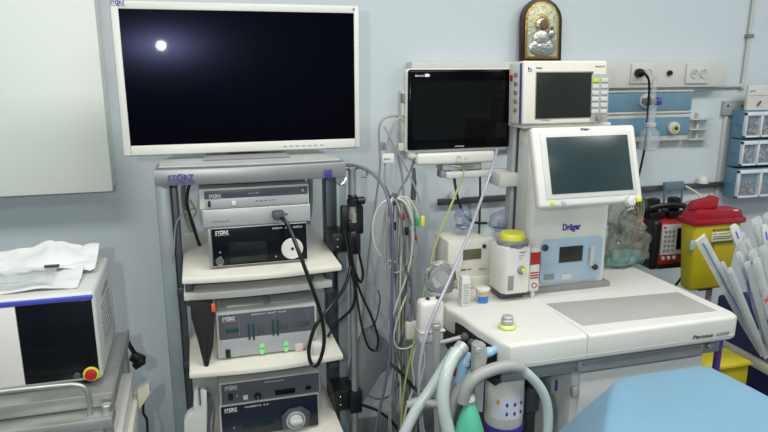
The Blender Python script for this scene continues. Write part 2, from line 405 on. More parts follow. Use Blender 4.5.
part('base', B().box(xL+.01, xR-.01, 1.76, 2.3, .09, .16, .02), bluegrey, t)
for xx, yy in ((xL+.06, 1.81), (xR-.06, 1.81), (xL+.06, 2.25), (xR-.06, 2.25)):
    part('caster', B().cyl((xx-.012, yy, .045), .045, .024, 'x', 20, .006).box(xx-.01, xx+.01, yy-.01, yy+.01, .08, .1, .002), black, t)
part('rear_handle', B().tube([(xs1-.03, 2.22, 1.25), (xs1+.0, 2.27, 1.22), (xs1-.0, 2.28, 1.08), (xs1-.03, 2.22, 1.0)], .011, 10), mgrey, t)
part('rear_handle', B().tube([(xs0+.06, 2.22, 1.22), (xs0+.01, 2.27, 1.19), (xs0+.01, 2.28, 1.08), (xs0+.04, 2.22, 1.0)], .009, 10), mgrey, t)

# large monitor
Y = 1.90
x0, x1 = P(115.5, 80, Y).x, P(360.5, 80, Y).x; z0, z1_ = P(240, 153, Y).z, P(240, 2, Y).z
t = thing('surgical_monitor', 'large white-framed flat surgical monitor with black screen, on top of the video trolley', 'monitor', ((x0+x1)/2, Y+.05, zt1+.006))
part('housing', B().box(x0, x1, Y, Y+.045, z0, z1_, .012, seg=4).box(x0+.12, x1-.12, Y+.04, Y+.09, z0+.05, z1_-.05, .015), offw, t)
sx0, sx1, sz0, sz1 = x0+.023, x1-.019, z0+.031, z1_-.024
b = B()
b.box(x0+.004, sx0, Y-.004, Y+.002, z0+.004, z1_-.004, .003).box(sx1, x1-.004, Y-.004, Y+.002, z0+.004, z1_-.004, .003)
b.box(sx0, sx1, Y-.004, Y+.002, sz1, z1_-.004, .003).box(sx0, sx1, Y-.004, Y+.002, z0+.004, sz0, .003); part('bezel', b, white, t)
part('screen', B().box(sx0, sx1, Y-.0015, Y+.001, sz0, sz1, 0), scr_big, t)
storz(t, x0+.005, z1_-.013, .035, Y-.004, logo_b)
part('corner_emblem', text_b('HD', x1-.024, Y-.004, z1_-.015, .009, .004), logo_b, t)
b = B()
for k in range(7): b.box(x0+.44+k*.018, x0+.449+k*.018, Y-.005, Y-.003, z0+.014, z0+.0165, 0)
part('buttons', b, mgrey, t)
xm = P(245, 155, 1.95).x
part('stand_neck', B().box(xm-.05, xm+.05, Y+.05, Y+.085, zt1+.01, z0+.1, .008), mgrey, t)
part('stand_base', B().prism([(xm-.12, 1.85), (xm+.12, 1.85), (xm+.10, 2.06), (xm-.10, 2.06)], zt1+.006, zt1+.014, 'z', bev=.003), mgrey, t)

# ---------------- stacked devices
def device(name, label, u0, u1, vt, vb, Y=1.80, D=.36, body=offw, zbot=None, grp='endoscopy devices stacked on the video trolley'):
    um = (u0+u1)/2; x0, x1 = P(u0, (vt+vb)/2, Y).x, P(u1, (vt+vb)/2, Y).x
    z1 = P(um, vt, Y).z; z0 = P(um, vb, Y).z if zbot is None else zbot
    t = thing(name, label, 'medical device', ((x0+x1)/2, Y+D/2, z0), grp)
    part('case', B().box(x0, x1, Y, Y+D, z0, z1, .003), body, t)
    return t, x0, x1, z0, z1, Y
zC0 = zs[1]+.006
# C black device
tC, c0, c1, cz0, cz1, _ = device('camera_control_unit', 'black-fronted endoscopy unit with large white disc, lowest on the upper shelf', 208.5, 307.5, 225, 267, zbot=zC0)
# B
tB, b0, b1, bz0, bz1, _ = device('insufflator', 'plain silver endoscopy unit with black cable plugged in, middle of the upper stack', 202.5, 310.5, 207, 225, zbot=cz1+.001)
tA, a0, a1, az0, az1, _ = device('light_source', 'slim silver endoscopy unit with dark grey stripe, topmost of the upper stack', 199, 309, 186.5, 207, zbot=bz1+.001)
Yf = 1.80
for tt, x0, x1, z0 in ((tC, c0, c1, cz0),):
    for xx in (x0+.03, x1-.03): part('foot', B().cyl((xx, 1.83, zs[1]), .01, z0-zs[1]+.001, 'z', 12), black, tt)
    for xx in (x0+.03, x1-.03): part('foot', B().cyl((xx, 2.1, zs[1]), .01, z0-zs[1]+.001, 'z', 12), black, tt)
part('front_panel', B().box(c0+.010, c1-.002, Yf-.004, Yf+.001, cz0+.004, cz1-.003, .001), bglass, tC)
part('side_bar', B().box(c0, c0+.009, Yf-.006, Yf+.001, cz0, cz1, .002), brushed, tC)
storz(tC, c0+.02, cz1-.018, .036, Yf-.004, logo_w)
part('display', B().box(c0+.055, c0+.16, Yf-.005, Yf-.0035, cz0+.012, cz0+.068, .0005), mat('dim_display', (8, 16, 22), .15), tC)
q = P(292, 248, Yf)
o = part('white_disc', B().lathe([(.031, -.004), (.031, -.007), (.029, -.009), (.006, -.009)], (q.x, Yf, q.z), 'y', 32), white, tC)
part('socket_hole', B().cyl((q.x, Yf-.008, q.z), .005, -.002, 'y', 14), ink, o)
q = P(220, 260.5, Yf); o = part('power_knob', B().lathe([(.013, -.004), (.013, -.009), (.011, -.012), (.003, -.012)], (q.x, Yf, q.z), 'y', 24), chrome, tC)
q = P(220, 252, Yf); part('indicator', B().cyl((q.x, Yf-.004, q.z), .0025, -.002, 'y', 10), mat('violet_lamp', (120, 110, 210), .4, emit=.4), tC)
q = P(276, 256, Yf); part('indicator', B().cyl((q.x, Yf-.004, q.z), .0025, -.002, 'y', 10), lgrey, tC)
part('small_lettering', text_b('AIDA  A1  CCU', c1-.10, Yf-.0045, cz1-.014, .085, .005), logo_w, tC)
part('face_plate', B().box(b0+.002, b1-.002, Yf-.004, Yf+.001, bz0+.003, bz1-.003, .0015), lgrey, tB)
q = P(279, 215, Yf-.01); part('socket', B().box(q.x-.014, q.x+.014, Yf-.008, Yf-.003, q.z-.012, q.z+.012, .003), mgrey, tB)
part('small_lettering', text_b('o  Endoflator 50', b0+.02, Yf-.0045, bz0+.016, .05, .004), mgrey, tB)
part('indicator', B().cyl((q.x+.022, Yf-.004, q.z), .003, -.002, 'y', 10), ink, tB)
part('stripe_panel', B().box(a0+.014, a1-.004, Yf-.004, Yf+.001, (az0+az1)/2+.001, az1-.006, .001), slate, tA)
storz(tA, a0+.026, az1-.024, .032, Yf-.005, logo_w)
part('face_plate', B().box(a0+.014, a1-.004, Yf-.003, Yf+.001, az0+.004, (az0+az1)/2, .001), lgrey, tA)
part('rocker_switch', B().box(a0+.022, a0+.029, Yf-.006, Yf-.002, az0+.008, az0+.025, .001), black, tA)
part('button', B().box(a0+.085, a0+.097, Yf-.006, Yf-.002, az0+.009, az0+.021, .001), white, tA)
part('small_lettering', text_b('xenon 300', a0+.13, Yf-.0045, az1-.019, .03, .004), logo_w, tA)
b = B()
for k in range(5): b.box(a0+.15+k*.012, a0+.157+k*.012, Yf-.0035, Yf-.0025, az0+.016, az0+.018, 0)
part('markings', b, ink, tA)
part('emblem', B().cyl((a1-.018, Yf-.004, az1-.017), .004, -.001, 'y', 12), lgrey, tA)
# D
tD, d0, d1, dz0, dz1, _ = device('arthroscopy_pump', 'wide grey endoscopy unit with green level bars on the middle shelf', 217, 317, 308, 357, zbot=zs[2]+.006)
for xx in (d0+.03, d1-.03):
    for yy in (1.84, 2.1): part('foot', B().cyl((xx, yy, zs[2]), .01, .0065, 'z', 12), black, tD)
zm = dz0+(dz1-dz0)*.42
part('display_panel', B().box(d0+.006, d1-.006, Yf-.004, Yf+.001, zm, dz1-.008, .001), slate, tD)
part('lower_panel', B().box(d0+.006, d1-.006, Yf-.003, Yf+.001, dz0+.004, zm-.001, .001), lgrey, tD)
storz(tD, d0+.016, dz1-.024, .036, Yf-.004, logo_w)
def dx(u, v): q = P(u, v, Yf); return q.x, q.z
for u, v, w, h, m_ in ((232, 330, .036, .012, teal_led), (249, 331, .006, .05, teal_led), (253.5, 331, .006, .05, teal_led), (273, 327, .006, .05, teal_led), (277.5, 327, .006, .05, teal_led), (261, 328, .018, .028, dgrey), (284, 325, .02, .026, dgrey), (303, 322, .036, .02, dgrey)):
    x, z = dx(u, v); part('readout', B().box(x-w/2, x+w/2, Yf-.006, Yf-.003, z-h/2, z+h/2, .001), m_, tD)
for u, v in ((262, 345), (262, 351.5), (286, 343), (286, 349)):
    x, z = dx(u, v); up = 1 if v in (345, 343) else -1
    part('arrow_key', B().prism([(x-.008, z-.007*up), (x+.008, z-.007*up), (x+.006, z+.003*up), (x, z+.009*up), (x-.006, z+.003*up)], Yf-.006, Yf-.002, bev=.001), green_lcd, tD)
x, z = dx(228, 353); part('rocker_switch', B().box(x-.007, x+.007, Yf-.007, Yf-.002, z-.013, z+.013, .002), black, tD)
x, z = dx(228, 343); part('indicator', B().cyl((x, Yf-.003, z), .003, -.002, 'y', 10), MATS['violet_lamp'], tD)
part('small_lettering', text_b('ENDOMAT  SELECT  FLOW', d0+.10, Yf-.0045, dz1-.016, .10, .004), logo_w, tD)
b = B()
for k in range(3): b.box(d0+.062+k*.1, d0+.0625+k*.1, Yf-.0045, Yf-.003, zm+.003, dz1-.02, 0)
part('divider_lines', b, lgrey, tD)
x, z = dx(299, 347); part('warning_sticker', B().box(x-.012, x+.012, Yf-.004, Yf-.0025, z-.013, z+.013, .0005), mat('pink_sticker', (205, 185, 185), .6), tD)
# E and F
tE, e0, e1, ez0, ez1, _ = device('suction_pump', 'slim dark grey endoscopy unit with white square key, upper of the bottom pair', 219, 320, 377.5, 399)
tF, f0, f1, fz0, fz1, _ = device('motor_unit', 'dark blue endoscopy unit with round silver roller pump, lowest on the trolley', 219.5, 319, 399.3, 440, zbot=zs[3]+.006)
W0 = Vector(tE.location)
for xx in (f0+.03, f1-.03):
    for yy in (1.84, 2.1): part('foot', B().cyl((xx, yy, zs[3]), .01, .0065, 'z', 12), black, tF)
part('front_panel', B().box(e0+.006, e1-.003, Yf-.004, Yf+.001, ez0+.004, ez1-.004, .001), slate, tE)
part('front_panel', B().box(f0+.006, f1-.003, Yf-.004, Yf+.001, fz0+.004, fz1-.004, .001), mat('night_blue_panel', (16, 24, 40), .3), tF)
storz(tE, e0+.016, ez1-.019, .036, Yf-.004, logo_w); storz(tF, f0+.016, fz1-.019, .036, Yf-.004, logo_w)
x, z = dx(231, 399); part('rocker_switch', B().box(x-.008, x+.006, Yf-.007, Yf-.002, z-.002, z+.02, .002), black, tE)
x, z = dx(245.5, 396.5); part('button', B().box(x-.007, x+.007, Yf-.007, Yf-.002, z-.007, z+.007, .001), white, tE)
x, z = dx(257.5, 395.5); o = part('dial', B().lathe([(.011, -.003), (.011, -.008), (.009, -.012), (.002, -.012)], (x, Yf, z), 'y', 20), black, tE); part('pointer', B().box(x-.0015, x+.0015, Yf-.0135, Yf-.011, z-.008, z+.004, .0004), chrome, o)
x, z = dx(285, 391); part('readout', B().box(x-.03, x+.03, Yf-.006, Yf-.003, z-.008, z+.009, .001), bglass, tE)
x, z = dx(308, 387); part('readout', B().box(x-.008, x+.008, Yf-.006, Yf-.003, z-.006, z+.006, .001), bglass, tE)
x, z = dx(237, 395); part('indicator', B().cyl((x, Yf-.004, z), .0025, -.002, 'y', 10), MATS['violet_lamp'], tE)
part('small_lettering', text_b('HAMOU ENDOMAT', e0+.13, Yf-.0045, ez1-.013, .06, .0035), logo_w, tE)
part('small_lettering', text_b('UNIDRIVE  S III', f0+.075, Yf-.0045, fz1-.015, .07, .005), logo_w, tF)
x, z = dx(258, 424); part('display', B().box(x-.045, x+.045, Yf-.006, Yf-.003, z-.03, z+.02, .001), mat('petrol_display', (14, 34, 40), .2), tF)
x, z = dx(295, 416)
o = part('pump_head', B().prism([(x-.042, z-.035), (x+.04, z-.035), (x+.046, z+.012), (x+.02, z+.034), (x-.02, z+.03), (x-.042, z+.01)], Yf-.014, Yf-.002, bev=.005), dgrey, tF)
part('roller_ring', B().lathe([(.028, -.013), (.030, -.02), (.024, -.022), (.021, -.016)], (x, Yf, z-.004), 'y', 28), lgrey, o)
part('wing_knob', B().lathe([(.02, -.015), (.02, -.021), (.015, -.024), (.003, -.024)], (x, Yf, z-.004), 'y', 20).box(x-.018, x+.02, Yf-.034, Yf-.02, z-.011, z+.001, .004, M=None), offw, o)
x, z = dx(234, 427); part('indicator', B().cyl((x, Yf-.004, z), .0025, -.002, 'y', 10), MATS['violet_lamp'], tF)
# plug in B and camera cable
q = P(279, 215, 1.78)
t = thing('camera_cable', 'black cable hanging in a loop from the silver unit past the shelves', 'cable', q)
part('plug', B().box(q.x-.018, q.x+.014, 1.76, Yf-.005, q.z-.011, q.z+.013, .005), dgrey, t)
part('cable', B().tube([(q.x, 1.768, q.z-.005), P(285, 221, 1.75), P(291, 232, 1.735), P(300, 255, 1.70), P(311, 285, 1.69), P(321, 315, 1.69), P(324, 343, 1.69), P(318, 364, 1.69), P(311, 363, 1.70), P(309, 348, 1.70), P(316, 325, 1.70), P(331, 306, 1.72), P(345, 286, 1.78), P(351, 262, 1.84), P(350, 245, 1.87)], .0055, 8), blc, t)
# white plug block on device D
x, z = dx(314, 347)
t = thing('tubing_cassette', 'white plastic tubing cassette clipped to the right end of the level-bar unit', 'cassette', (x, 1.8, z-.025))
part('body', B().box(x-.022, x+.02, Yf-.035, Yf-.005, z-.026, z+.026, .008), white, t); part('clip', B().box(x-.01, x+.02, Yf-.045, Yf-.033, z-.008, z+.02, .004), offw, t)
# wrapped packet on D
def crumple(x0, x1, y0, y1, z, amp, seed, slope=0):
    def f(i, j):
        x = x0+(x1-x0)*i; y = y0+(y1-y0)*j
        n = noise.noise(Vector((x*9+seed, y*14, 0)))*amp+abs(noise.noise(Vector((x*24, y*12+seed, 3))))*amp*.45
        return Vector((x, y, z+abs(n)+slope*j))
    return f
for k, (sx, lab) in enumerate(((0, 'left flat plastic-wrapped packet on top of the level-bar unit'), (.13, 'right flat plastic-wrapped packet with folded corner on the level-bar unit'))):
    t = thing('wrapped_packet', lab, 'packet', (d0+.09+sx, 1.95, dz1), 'wrapped packets on the level-bar unit')
    part('insert', B().box(d0+.03+sx, d0+.14+sx, 1.83, 2.08, dz1+.0005, dz1+.006, .002), paper, t)
    part('wrap', B().sheet(crumple(d0+.01+sx, d0+.155+sx*1.03, 1.815, 2.1, dz1+.0075, .010, k*7), 14, 16, .0006), clear, t)
# black holster and white bracket at left of D and below
t = thing('scope_holster', 'black tapering sheath hanging left of the level-bar unit', 'holster', P(202, 365, 1.80))
pts = [P(*a, 1.79) for a in ((190, 300), (212, 301), (215, 312), (213, 345), (208, 366), (204, 364), (198, 340), (191, 315))]
part('sheath', B().prism([(p.x, p.z) for p in pts], 1.77, 1.80, bev=.008), mat('black_fabric', (24, 23, 25), .8), t)
part('strap', B().box(P(191, 300, 1.79).x, P(213, 300, 1.79).x, 1.78, 1.80, P(200, 303, 1.79).z, zy2+.0, .004), MATS['black_fabric'], t)
part('buckle', B().box(P(211, 303, 1.775).x, P(215, 303, 1.775).x, 1.763, 1.772, P(212, 311, 1.775).z, P(212, 303, 1.775).z, .002), orange, t)
t = thing('handset_holder', 'white moulded handset holder on the left of the bottom shelf', 'holder', P(195, 440, 1.8))
pts = [P(*a, 1.78) for a in ((184, 440), (184, 418), (188, 412), (193, 409), (194, 390), (198, 386), (207, 388), (207, 440))]
part('body', B().prism([(p.x, p.z) for p in pts], 1.76, 1.80, bev=.007), offw, t)
part('rod', B().tube([P(199, 388, 1.752), P(200, 405, 1.752)], .004, 8, smooth=False), chrome, t)
t = part('coiled_cable', B().tube([P(206, 388, 1.77), P(212, 395, 1.765), P(214, 415, 1.765), P(211, 445, 1.77), P(209, 425, 1.775), P(212, 400, 1.775), P(208, 392, 1.78), P(209, 410, 1.775), P(208, 445, 1.78)], .004, 8), dgc)
tag(t, 'grey cable looped beside the white holder on the bottom shelf', 'cable')
# cables at rack left upper
for pts, m_, r, lab in (
 ([(192, 178), (188, 190), (187, 205), (192, 222), (197, 238), (200, 246)], blc, .005, 'black power cable looping down left of the topmost unit'),
 ([(196, 208), (185, 212), (176, 225), (174, 250), (172, 262)], greyc, .0025, 'thin grey wire curving across the trolley left post'),
 ([(190, 200), (196, 212), (190, 218), (187, 210)], ygc, .003, 'short yellow-green earth wire beside the black power cable')):
    t = part('cable', B().tube([P(a, c, 1.93) for a, c in pts], r, 7), m_); tag(t, lab, 'cable')

# ------------------------------------------------------------------ pole stand
YP = 1.86; px0 = P(350, 170, YP); px1 = P(357, 432, YP); xp = (px0.x+px1.x)/2
t = thing('scope_pole', 'slender stainless pole clamped to the right side of the video trolley', 'pole', (xp, YP, .3))
part('pole', B().cyl((xp, YP, .35), .0115, px0.z-.35+.01, 'z', 16), steel, t)
part('hook', B().tube([(xp, YP-.006, px0.z), (xp-.02, YP-.01, px0.z+.004), (xp-.045, YP-.012, px0.z-.006), (xp-.05, YP-.012, px0.z-.03), (xp-.035, YP-.012, px0.z-.04), (xp-.02, YP-.012, px0.z-.02)], .0035, 8), chrome, t)
part('hook', B().tube([(xp, YP-.006, px0.z), (xp+.02, YP-.01, px0.z+.008), (xp+.04, YP-.012, px0.z+.004), (xp+.042, YP-.012, px0.z-.018), (xp+.025, YP-.012, px0.z-.02)], .0035, 8), chrome, t)
z1_ = P(350, 203, YP).z; part('collar', B().lathe([(.012, 0), (.017, .004), (.017, .02), (.013, .024), (.015, .03), (.012, .036)], (xp, YP, z1_-.01), 'z', 16), black, t)
for va, vb in ((234, 253), (392, 412)):
    za, zb = P(345, va, YP).z, P(345, vb, YP).z
    o = part('bracket', B().box(P(337, 240, PY0-.03).x-.03, xp+.02, YP+.01, PY0-.006, zb, za, .004), black, t)
    part('clamp_jaw', B().box(xp-.018, xp+.022, YP-.014, YP+.014, zb-.004, za+.004, .005), black, o)
    sb = B()
    for kx, kz in ((-.045, .3), (-.045, .7)): sb.cyl((xp+kx, YP+.0105, zb+(za-zb)*kz), .0035, -.003, 'y', 10)
    part('screw', sb, chrome, o)
# camera head holder (black)
za, zb = P(355, 208, YP-.02).z, P(355, 237, YP-.02).z
t = thing('camera_holder', 'black camera-head holder block with knob mounted on the slender pole', 'holder', (xp, YP, zb))
part('block', B().box(xp-.032, xp+.036, YP+.005, YP+.035, zb, za, .005), black, t)
part('clamp', B().box(xp-.016, xp+.016, YP-.018, YP+.006, zb+.015, zb+.05, .004), black, t)
part('knob', B().cyl((xp+.012, YP-.002, za+.018), .012, .026, 'x', 14, .003).cyl((xp+.022, YP-.002, za-.004), .006, .024, 'z', 12), black, t)
part('silver_ferrule', B().cyl((xp-.001, YP-.022, zb+.045), .008, .03, 'z', 12), steel, t)
for pts, lab, r in (
 ([(349, 232, 1.83), (351, 248, 1.83), (354, 268, 1.83), (360, 282, 1.84), (363, 274, 1.84), (360, 258, 1.84), (355, 238, 1.84)], 'black cable looped right under the camera holder', .0042),
 ([(345, 228, 1.84), (350, 262, 1.83), (355, 290, 1.82), (352, 308, 1.82), (338, 322, 1.84), (328, 336, 1.88)], 'black cable sweeping left behind the pole toward the middle shelf', .0045),
 ([(353, 262, 1.83), (356, 290, 1.82), (361, 322, 1.8), (368, 346, 1.8), (376, 350, 1.8), (378, 338, 1.8), (372, 318, 1.81), (362, 296, 1.82), (356, 280, 1.82)], 'black cable hanging in a long loop right of the pole', .0038),
 ([(362, 405, 1.85), (378, 411, 1.85), (394, 424, 1.84), (402, 440, 1.82)], 'black cable running right from the lower pole bracket', .005),
 ([(388, 362, 1.8), (400, 372, 1.78), (414, 388, 1.76), (436, 402, 1.72)], 'black ribbed cable crossing behind the breathing hoses', .006)):
    t = part('cable', B().tube([P(*a) for a in pts], r, 8), blc); tag(t, lab, 'cable', 'black cables around the pole')
# grey pouch
pts = [P(*a, 1.95) for a in ((352, 352), (362, 332), (371, 326), (386, 340), (399, 356), (391, 366), (380, 372), (368, 392), (356, 410), (348, 420), (345, 398))]
t = thing('fabric_pouch', 'grey cloth pouch hanging between the pole and the cable bundle', 'pouch', P(370, 400, 1.95))
part('cloth', B().prism([(p.x, p.z) for p in pts], 1.93, 1.965, bev=.010), cloth_g, t)
part('tie', B().tube([P(371, 328, 1.94), P(376, 320, 1.9), P(380, 300, 1.9), P(378, 290, 1.92)], .003, 6), dgc, t)

# ------------------------------------------------------------------ patient monitor (black)
Y = 1.84
x0, x1 = P(408.5, 110, Y).x, P(511.5, 110, Y).x; z1_ = P(458, 69.5, Y).z; z0 = P(458, 149, Y).z
t = thing('patient_monitor', 'black-screened patient monitor with white surround on an arm, centre of the picture', 'monitor', ((x0+x1)/2, Y, z0-.05)); PMT = t
part('housing', B().box(x0-.004, x1+.004, Y+.012, Y+.045, z0-.012, z1_+.003, .012, seg=3), white, t)
part('screen', B().box(x0, x1, Y, Y+.016, z0, z1_, .007, seg=3), scr_mid, t)
part('active_area', B().box(x0+.014, x1-.014, Y-.0008, Y+.001, z0+.03, z1_-.033, 0), mat('display_black', (9, 11, 11), .13, spec=.2), t)
part('lettering', text_b('BeneView T8', x0+.02, Y-.0005, z1_-.02, .045, .006), logo_w, t)
part('badge', B().box(x0+.05, x0+.062, Y-.0012, Y, z1_-.021, z1_-.012, .0003), logo_w, t)
part('maker_mark', text_b('mindray', x0+.15, Y-.0005, z0+.006, .03, .005), logo_w, t)
part('lower_bezel', B().box(x0+.03, x1-.045, Y+.004, Y+.06, z0-.048, z0-.010, .010, seg=3), white, t)
part('left_grip', B().box(x0+.004, x0+.035, Y+.012, Y+.045, z0-.03, z0+.004, .012, seg=3), white, t)
q = P(459, 155, Y); part('power_button', B().lathe([(.009, 0), (.009, -.003), (.0075, -.003), (.0075, -.001)], (q.x, Y+.0045, z0-.03), 'y', 24), offw, t)
part('side_button', B().cyl((q.x+.025, Y+.0045, z0-.03), .006, -.002, 'y', 18), offw, t)
part('speaker_lug', B().box(x0-.010, x0-.004, Y+.02, Y+.05, P(403, 104, Y).z, P(403, 94, Y).z, .002), mgrey, t)
# arm
q0, q1 = P(438, 165, 1.9), P(522, 168, 1.9)
t = thing('monitor_arm', 'light grey support arm holding the black patient monitor to the ventilator', 'arm', (q1.x, 1.9, q0.z-.02))
part('head_plate', B().box(P(440, 160, 1.88).x, P(478, 160, 1.88).x, 1.855, 1.92, z0-.068, z0-.0485, .004), lgrey, t)
part('tilt_joint', B().cyl((P(450, 165, 1.87).x, 1.87, z0-.075), .014, .03, 'x', 16).box(P(440, 165, 1.87).x, P(449, 168, 1.87).x, 1.86, 1.9, z0-.092, z0-.066, .004), mgrey, t)
part('lever', B().tube([P(452, 165, 1.855), P(462, 166, 1.85), P(474, 164, 1.85)], .004, 8), chrome, t)
za = z0-.072; part('beam', B().box(P(447, 165, 1.85).x, P(512, 165, 1.85).x, 1.852, 1.885, za-.022, za, .006), offw, t)
part('elbow', B().box(P(500, 170, 1.8).x, P(522, 170, 1.8).x, 1.80, 1.88, P(512, 187, 1.8).z, P(512, 173, 1.8).z, .005), offw, t)

# ------------------------------------------------------------------ ventilator (anaesthesia workstation)
ZT = .90
t = thing('anaesthesia_workstation', 'white anaesthesia workstation with worktop, column and drawers, centre right', 'anaesthesia machine', (1.1, 1.6, 0)); V = t
x0, x1 = P(529, 250, 1.70).x, P(607, 250, 1.70).x; zc0 = ZT; 
zctop = P(560, 128, 1.74).z
part('column', B().box(x0, x1, 1.70, 1.81, zc0, zctop, .016, seg=3), white, t)
part('column_side_panel', B().box(x0-.0015, x0+.004, 1.725, 1.79, zc0+.16, zctop-.04, .001), offw, t)
# blue panel
bx0, bx1, bz0, bz1 = R(540, 238, 601, 281, 1.698)
o = part('flow_panel', B().prism([(bx0+.012, bz0), (bx1-.012, bz0), (bx1, bz0+.012), (bx1, bz1-.012), (bx1-.012, bz1), (bx0+.012, bz1), (bx0, bz1-.012), (bx0, bz0+.012)], 1.694, 1.702, bev=.002), panelblue, t)
r_ = R(560, 246.5, 583, 262, 1.69); part('readout', B().box(r_[0], r_[1], 1.691, 1.6945, r_[2], r_[3], .001), mat('olive_lcd', (36, 38, 28), .3), o)
q = P(545.5, 248, 1.69); part('pressure_port', B().lathe([(.011, 0), (.011, -.004), (.006, -.005), (.005, -.001)], (q.x, 1.694, q.z), 'y', 20), dgrey, o)
r_ = R(590, 246, 594.5, 266, 1.69); part('flow_tube', B().box(r_[0], r_[1], 1.688, 1.6945, r_[2], r_[3], .003), offw, o)
q = P(595, 267, 1.69); part('flow_knob', B().cyl((q.x, 1.694, q.z), .009, -.010, 'y', 18), ink, o)
for u in (549.5, 567):
    r_ = R(u-5, 274.5, u+5, 280, 1.69); part('soft_key', B().box(r_[0], r_[1], 1.692, 1.6945, r_[2], r_[3], .0014), mgrey if u < 560 else offw, o)
r_ = R(563, 223.5, 581, 232, 1.698); part('logo', text_b('Dräger', r_[0], 1.699, r_[2], r_[1]-r_[0], (r_[3]-r_[2]), bold=.03), logo_b, t)
part('column_foot', B().prism([(x0-.012, 1.685), (x1+.010, 1.685), (x1+.014, 1.84), (x0-.012, 1.84)], ZT-.004, ZT+.018, 'z', bev=.005), mgrey, t)
# worktop
def zpt(u, v, z=ZT): q = Z(u, v, z); return (q.x, q.y)
outline = [zpt(447, 308), zpt(463, 317), zpt(478, 328), zpt(492, 336)]
yfr = 1.372
xf0, xf1 = P(506, 352, yfr).x, P(740, 330, yfr).x
out = outline+[(xf0-.004, yfr+.03), (xf0+.012, yfr), (xf1-.03, yfr), (xf1-.008, yfr+.008), (xf1, yfr+.03), (xf1, 1.60), (xf1-.01, 1.9), (outline[0][0]+.05, 1.93), (outline[0][0], 1.80)]
part('worktop', B().prism(out, ZT-.074, ZT, 'z', bev=.011, seg=4), white, t)
g = [Z(*a, ZT) for a in ((546, 304), (678, 292.5), (717, 311), (583, 326))]
part('writing_mat', B().prism([(p.x, p.y) for p in g], ZT-.001, ZT+.0015, 'z', bev=.0005), tray_g, t)
xs = Z(588, 335, ZT).x; part('seam', B().box(xs-.0008, xs+.0008, yfr-.0004, 1.55, ZT-.062, ZT+.0004, .0002), lgrey, t)
part('trim_line', B().box(xf0+.03, xf1-.02, yfr-.0008, yfr+.002, ZT-.058, ZT-.0565, 0), offw, t)
qz = P(700, 339, yfr).z
r_ = R(693, 335.5, 727, 342, yfr); 
part('lettering', text_b('Perseus', P(693, 335, yfr).x, yfr-.001, ZT-.053, P(713, 335, yfr).x-P(693, 335, yfr).x, .011, shear=.2), ink, t)
part('lettering', text_b('A500', P(715, 335, yfr).x, yfr-.001, ZT-.053, P(728.5, 335, yfr).x-P(715, 335, yfr).x, .010, shear=.2), mgrey, t)
# drawer band under the worktop
yb0 = yfr+.022; zd1 = ZT-.0745; zd0 = zd1-.048
part('apron', B().box(xf0+.01, xf1-.03, yb0+.01, 1.85, zd0, zd1, .006), mgrey, t)
o = part('pull_out_board', B().box(P(578, 365, yb0).x, xf1-.10, yb0-.004, yb0+.02, zd0+.005, zd1-.009, .006), mat('apron_grey', (150, 154, 154), .4), t)
part('board_edge', B().box(P(578, 365, yb0).x+.01, xf1-.11, yb0-.009, yb0-.003, zd1-.02, zd1-.012, .002), mgrey, o)
part('lock', B().cyl((xf1-.075, yb0+.01, zd0+.028), .008, -.012, 'y', 14), steel, t)
xd0 = P(571, 390, 1.42).x
o = part('cabinet', B().box(xd0, xf1-.07, 1.42, 1.9, .16, zd0-.002, .006), offw, t)
part('drawer_front', B().box(xd0+.02, xf1-.08, 1.410, 1.425, zd0-.17, zd0-.008, .004), white, t)
part('drawer_front', B().box(xd0+.02, xf1-.08, 1.410, 1.425, zd0-.35, zd0-.18, .004), white, t)
part('drawer_latch', B().box(xd0-.004, xd0+.012, 1.402, 1.42, zd0-.075, zd0-.045, .003), lgrey, t)
part('rear_housing', B().box(P(500, 380, 1.6).x, xd0+.01, 1.60, 1.9, .16, zd0, .01), dgrey, t)
r_ = R(553, 377, 561, 392, 1.5); part('label_plate', B().box(r_[0]-.012, r_[1]+.006, 1.49, 1.6, r_[2], zd0, .002), lgrey, t); part('label_mark', B().box(r_[0], r_[1]-.004, 1.487, 1.4905, r_[2]+.012, r_[3]-.004, .0005), logo_b, t)
part('base', B().box(xf0+.03, xf1-.03, 1.40, 1.95, .1, .17, .02), mgrey, t)
for xx, yy in ((xf0+.08, 1.45), (xf1-.08, 1.45), (xf0+.08, 1.9), (xf1-.08, 1.9)):
    part('caster', B().cyl((xx-.015, yy, .05), .05, .03, 'x', 20, .006).box(xx-.012, xx+.012, yy-.012, yy+.012, .09, .11, .002), dgrey, t)
q = P(734, 325, 1.5)
part('side_handle', B().tube([(xf1-.004, 1.44, ZT-.03), (xf1+.022, 1.43, ZT-.03), (xf1+.026, 1.50, ZT-.03), (xf1+.024, 1.58, ZT-.03), (xf1-.004, 1.60, ZT-.03)], .006, 8), steel, t)
xq = P(717.5, 355, 1.5).x
part('purple_tube', B().cyl((xq, 1.50, .17), .011, ZT-.062-.17, 'z', 14), purple, t)
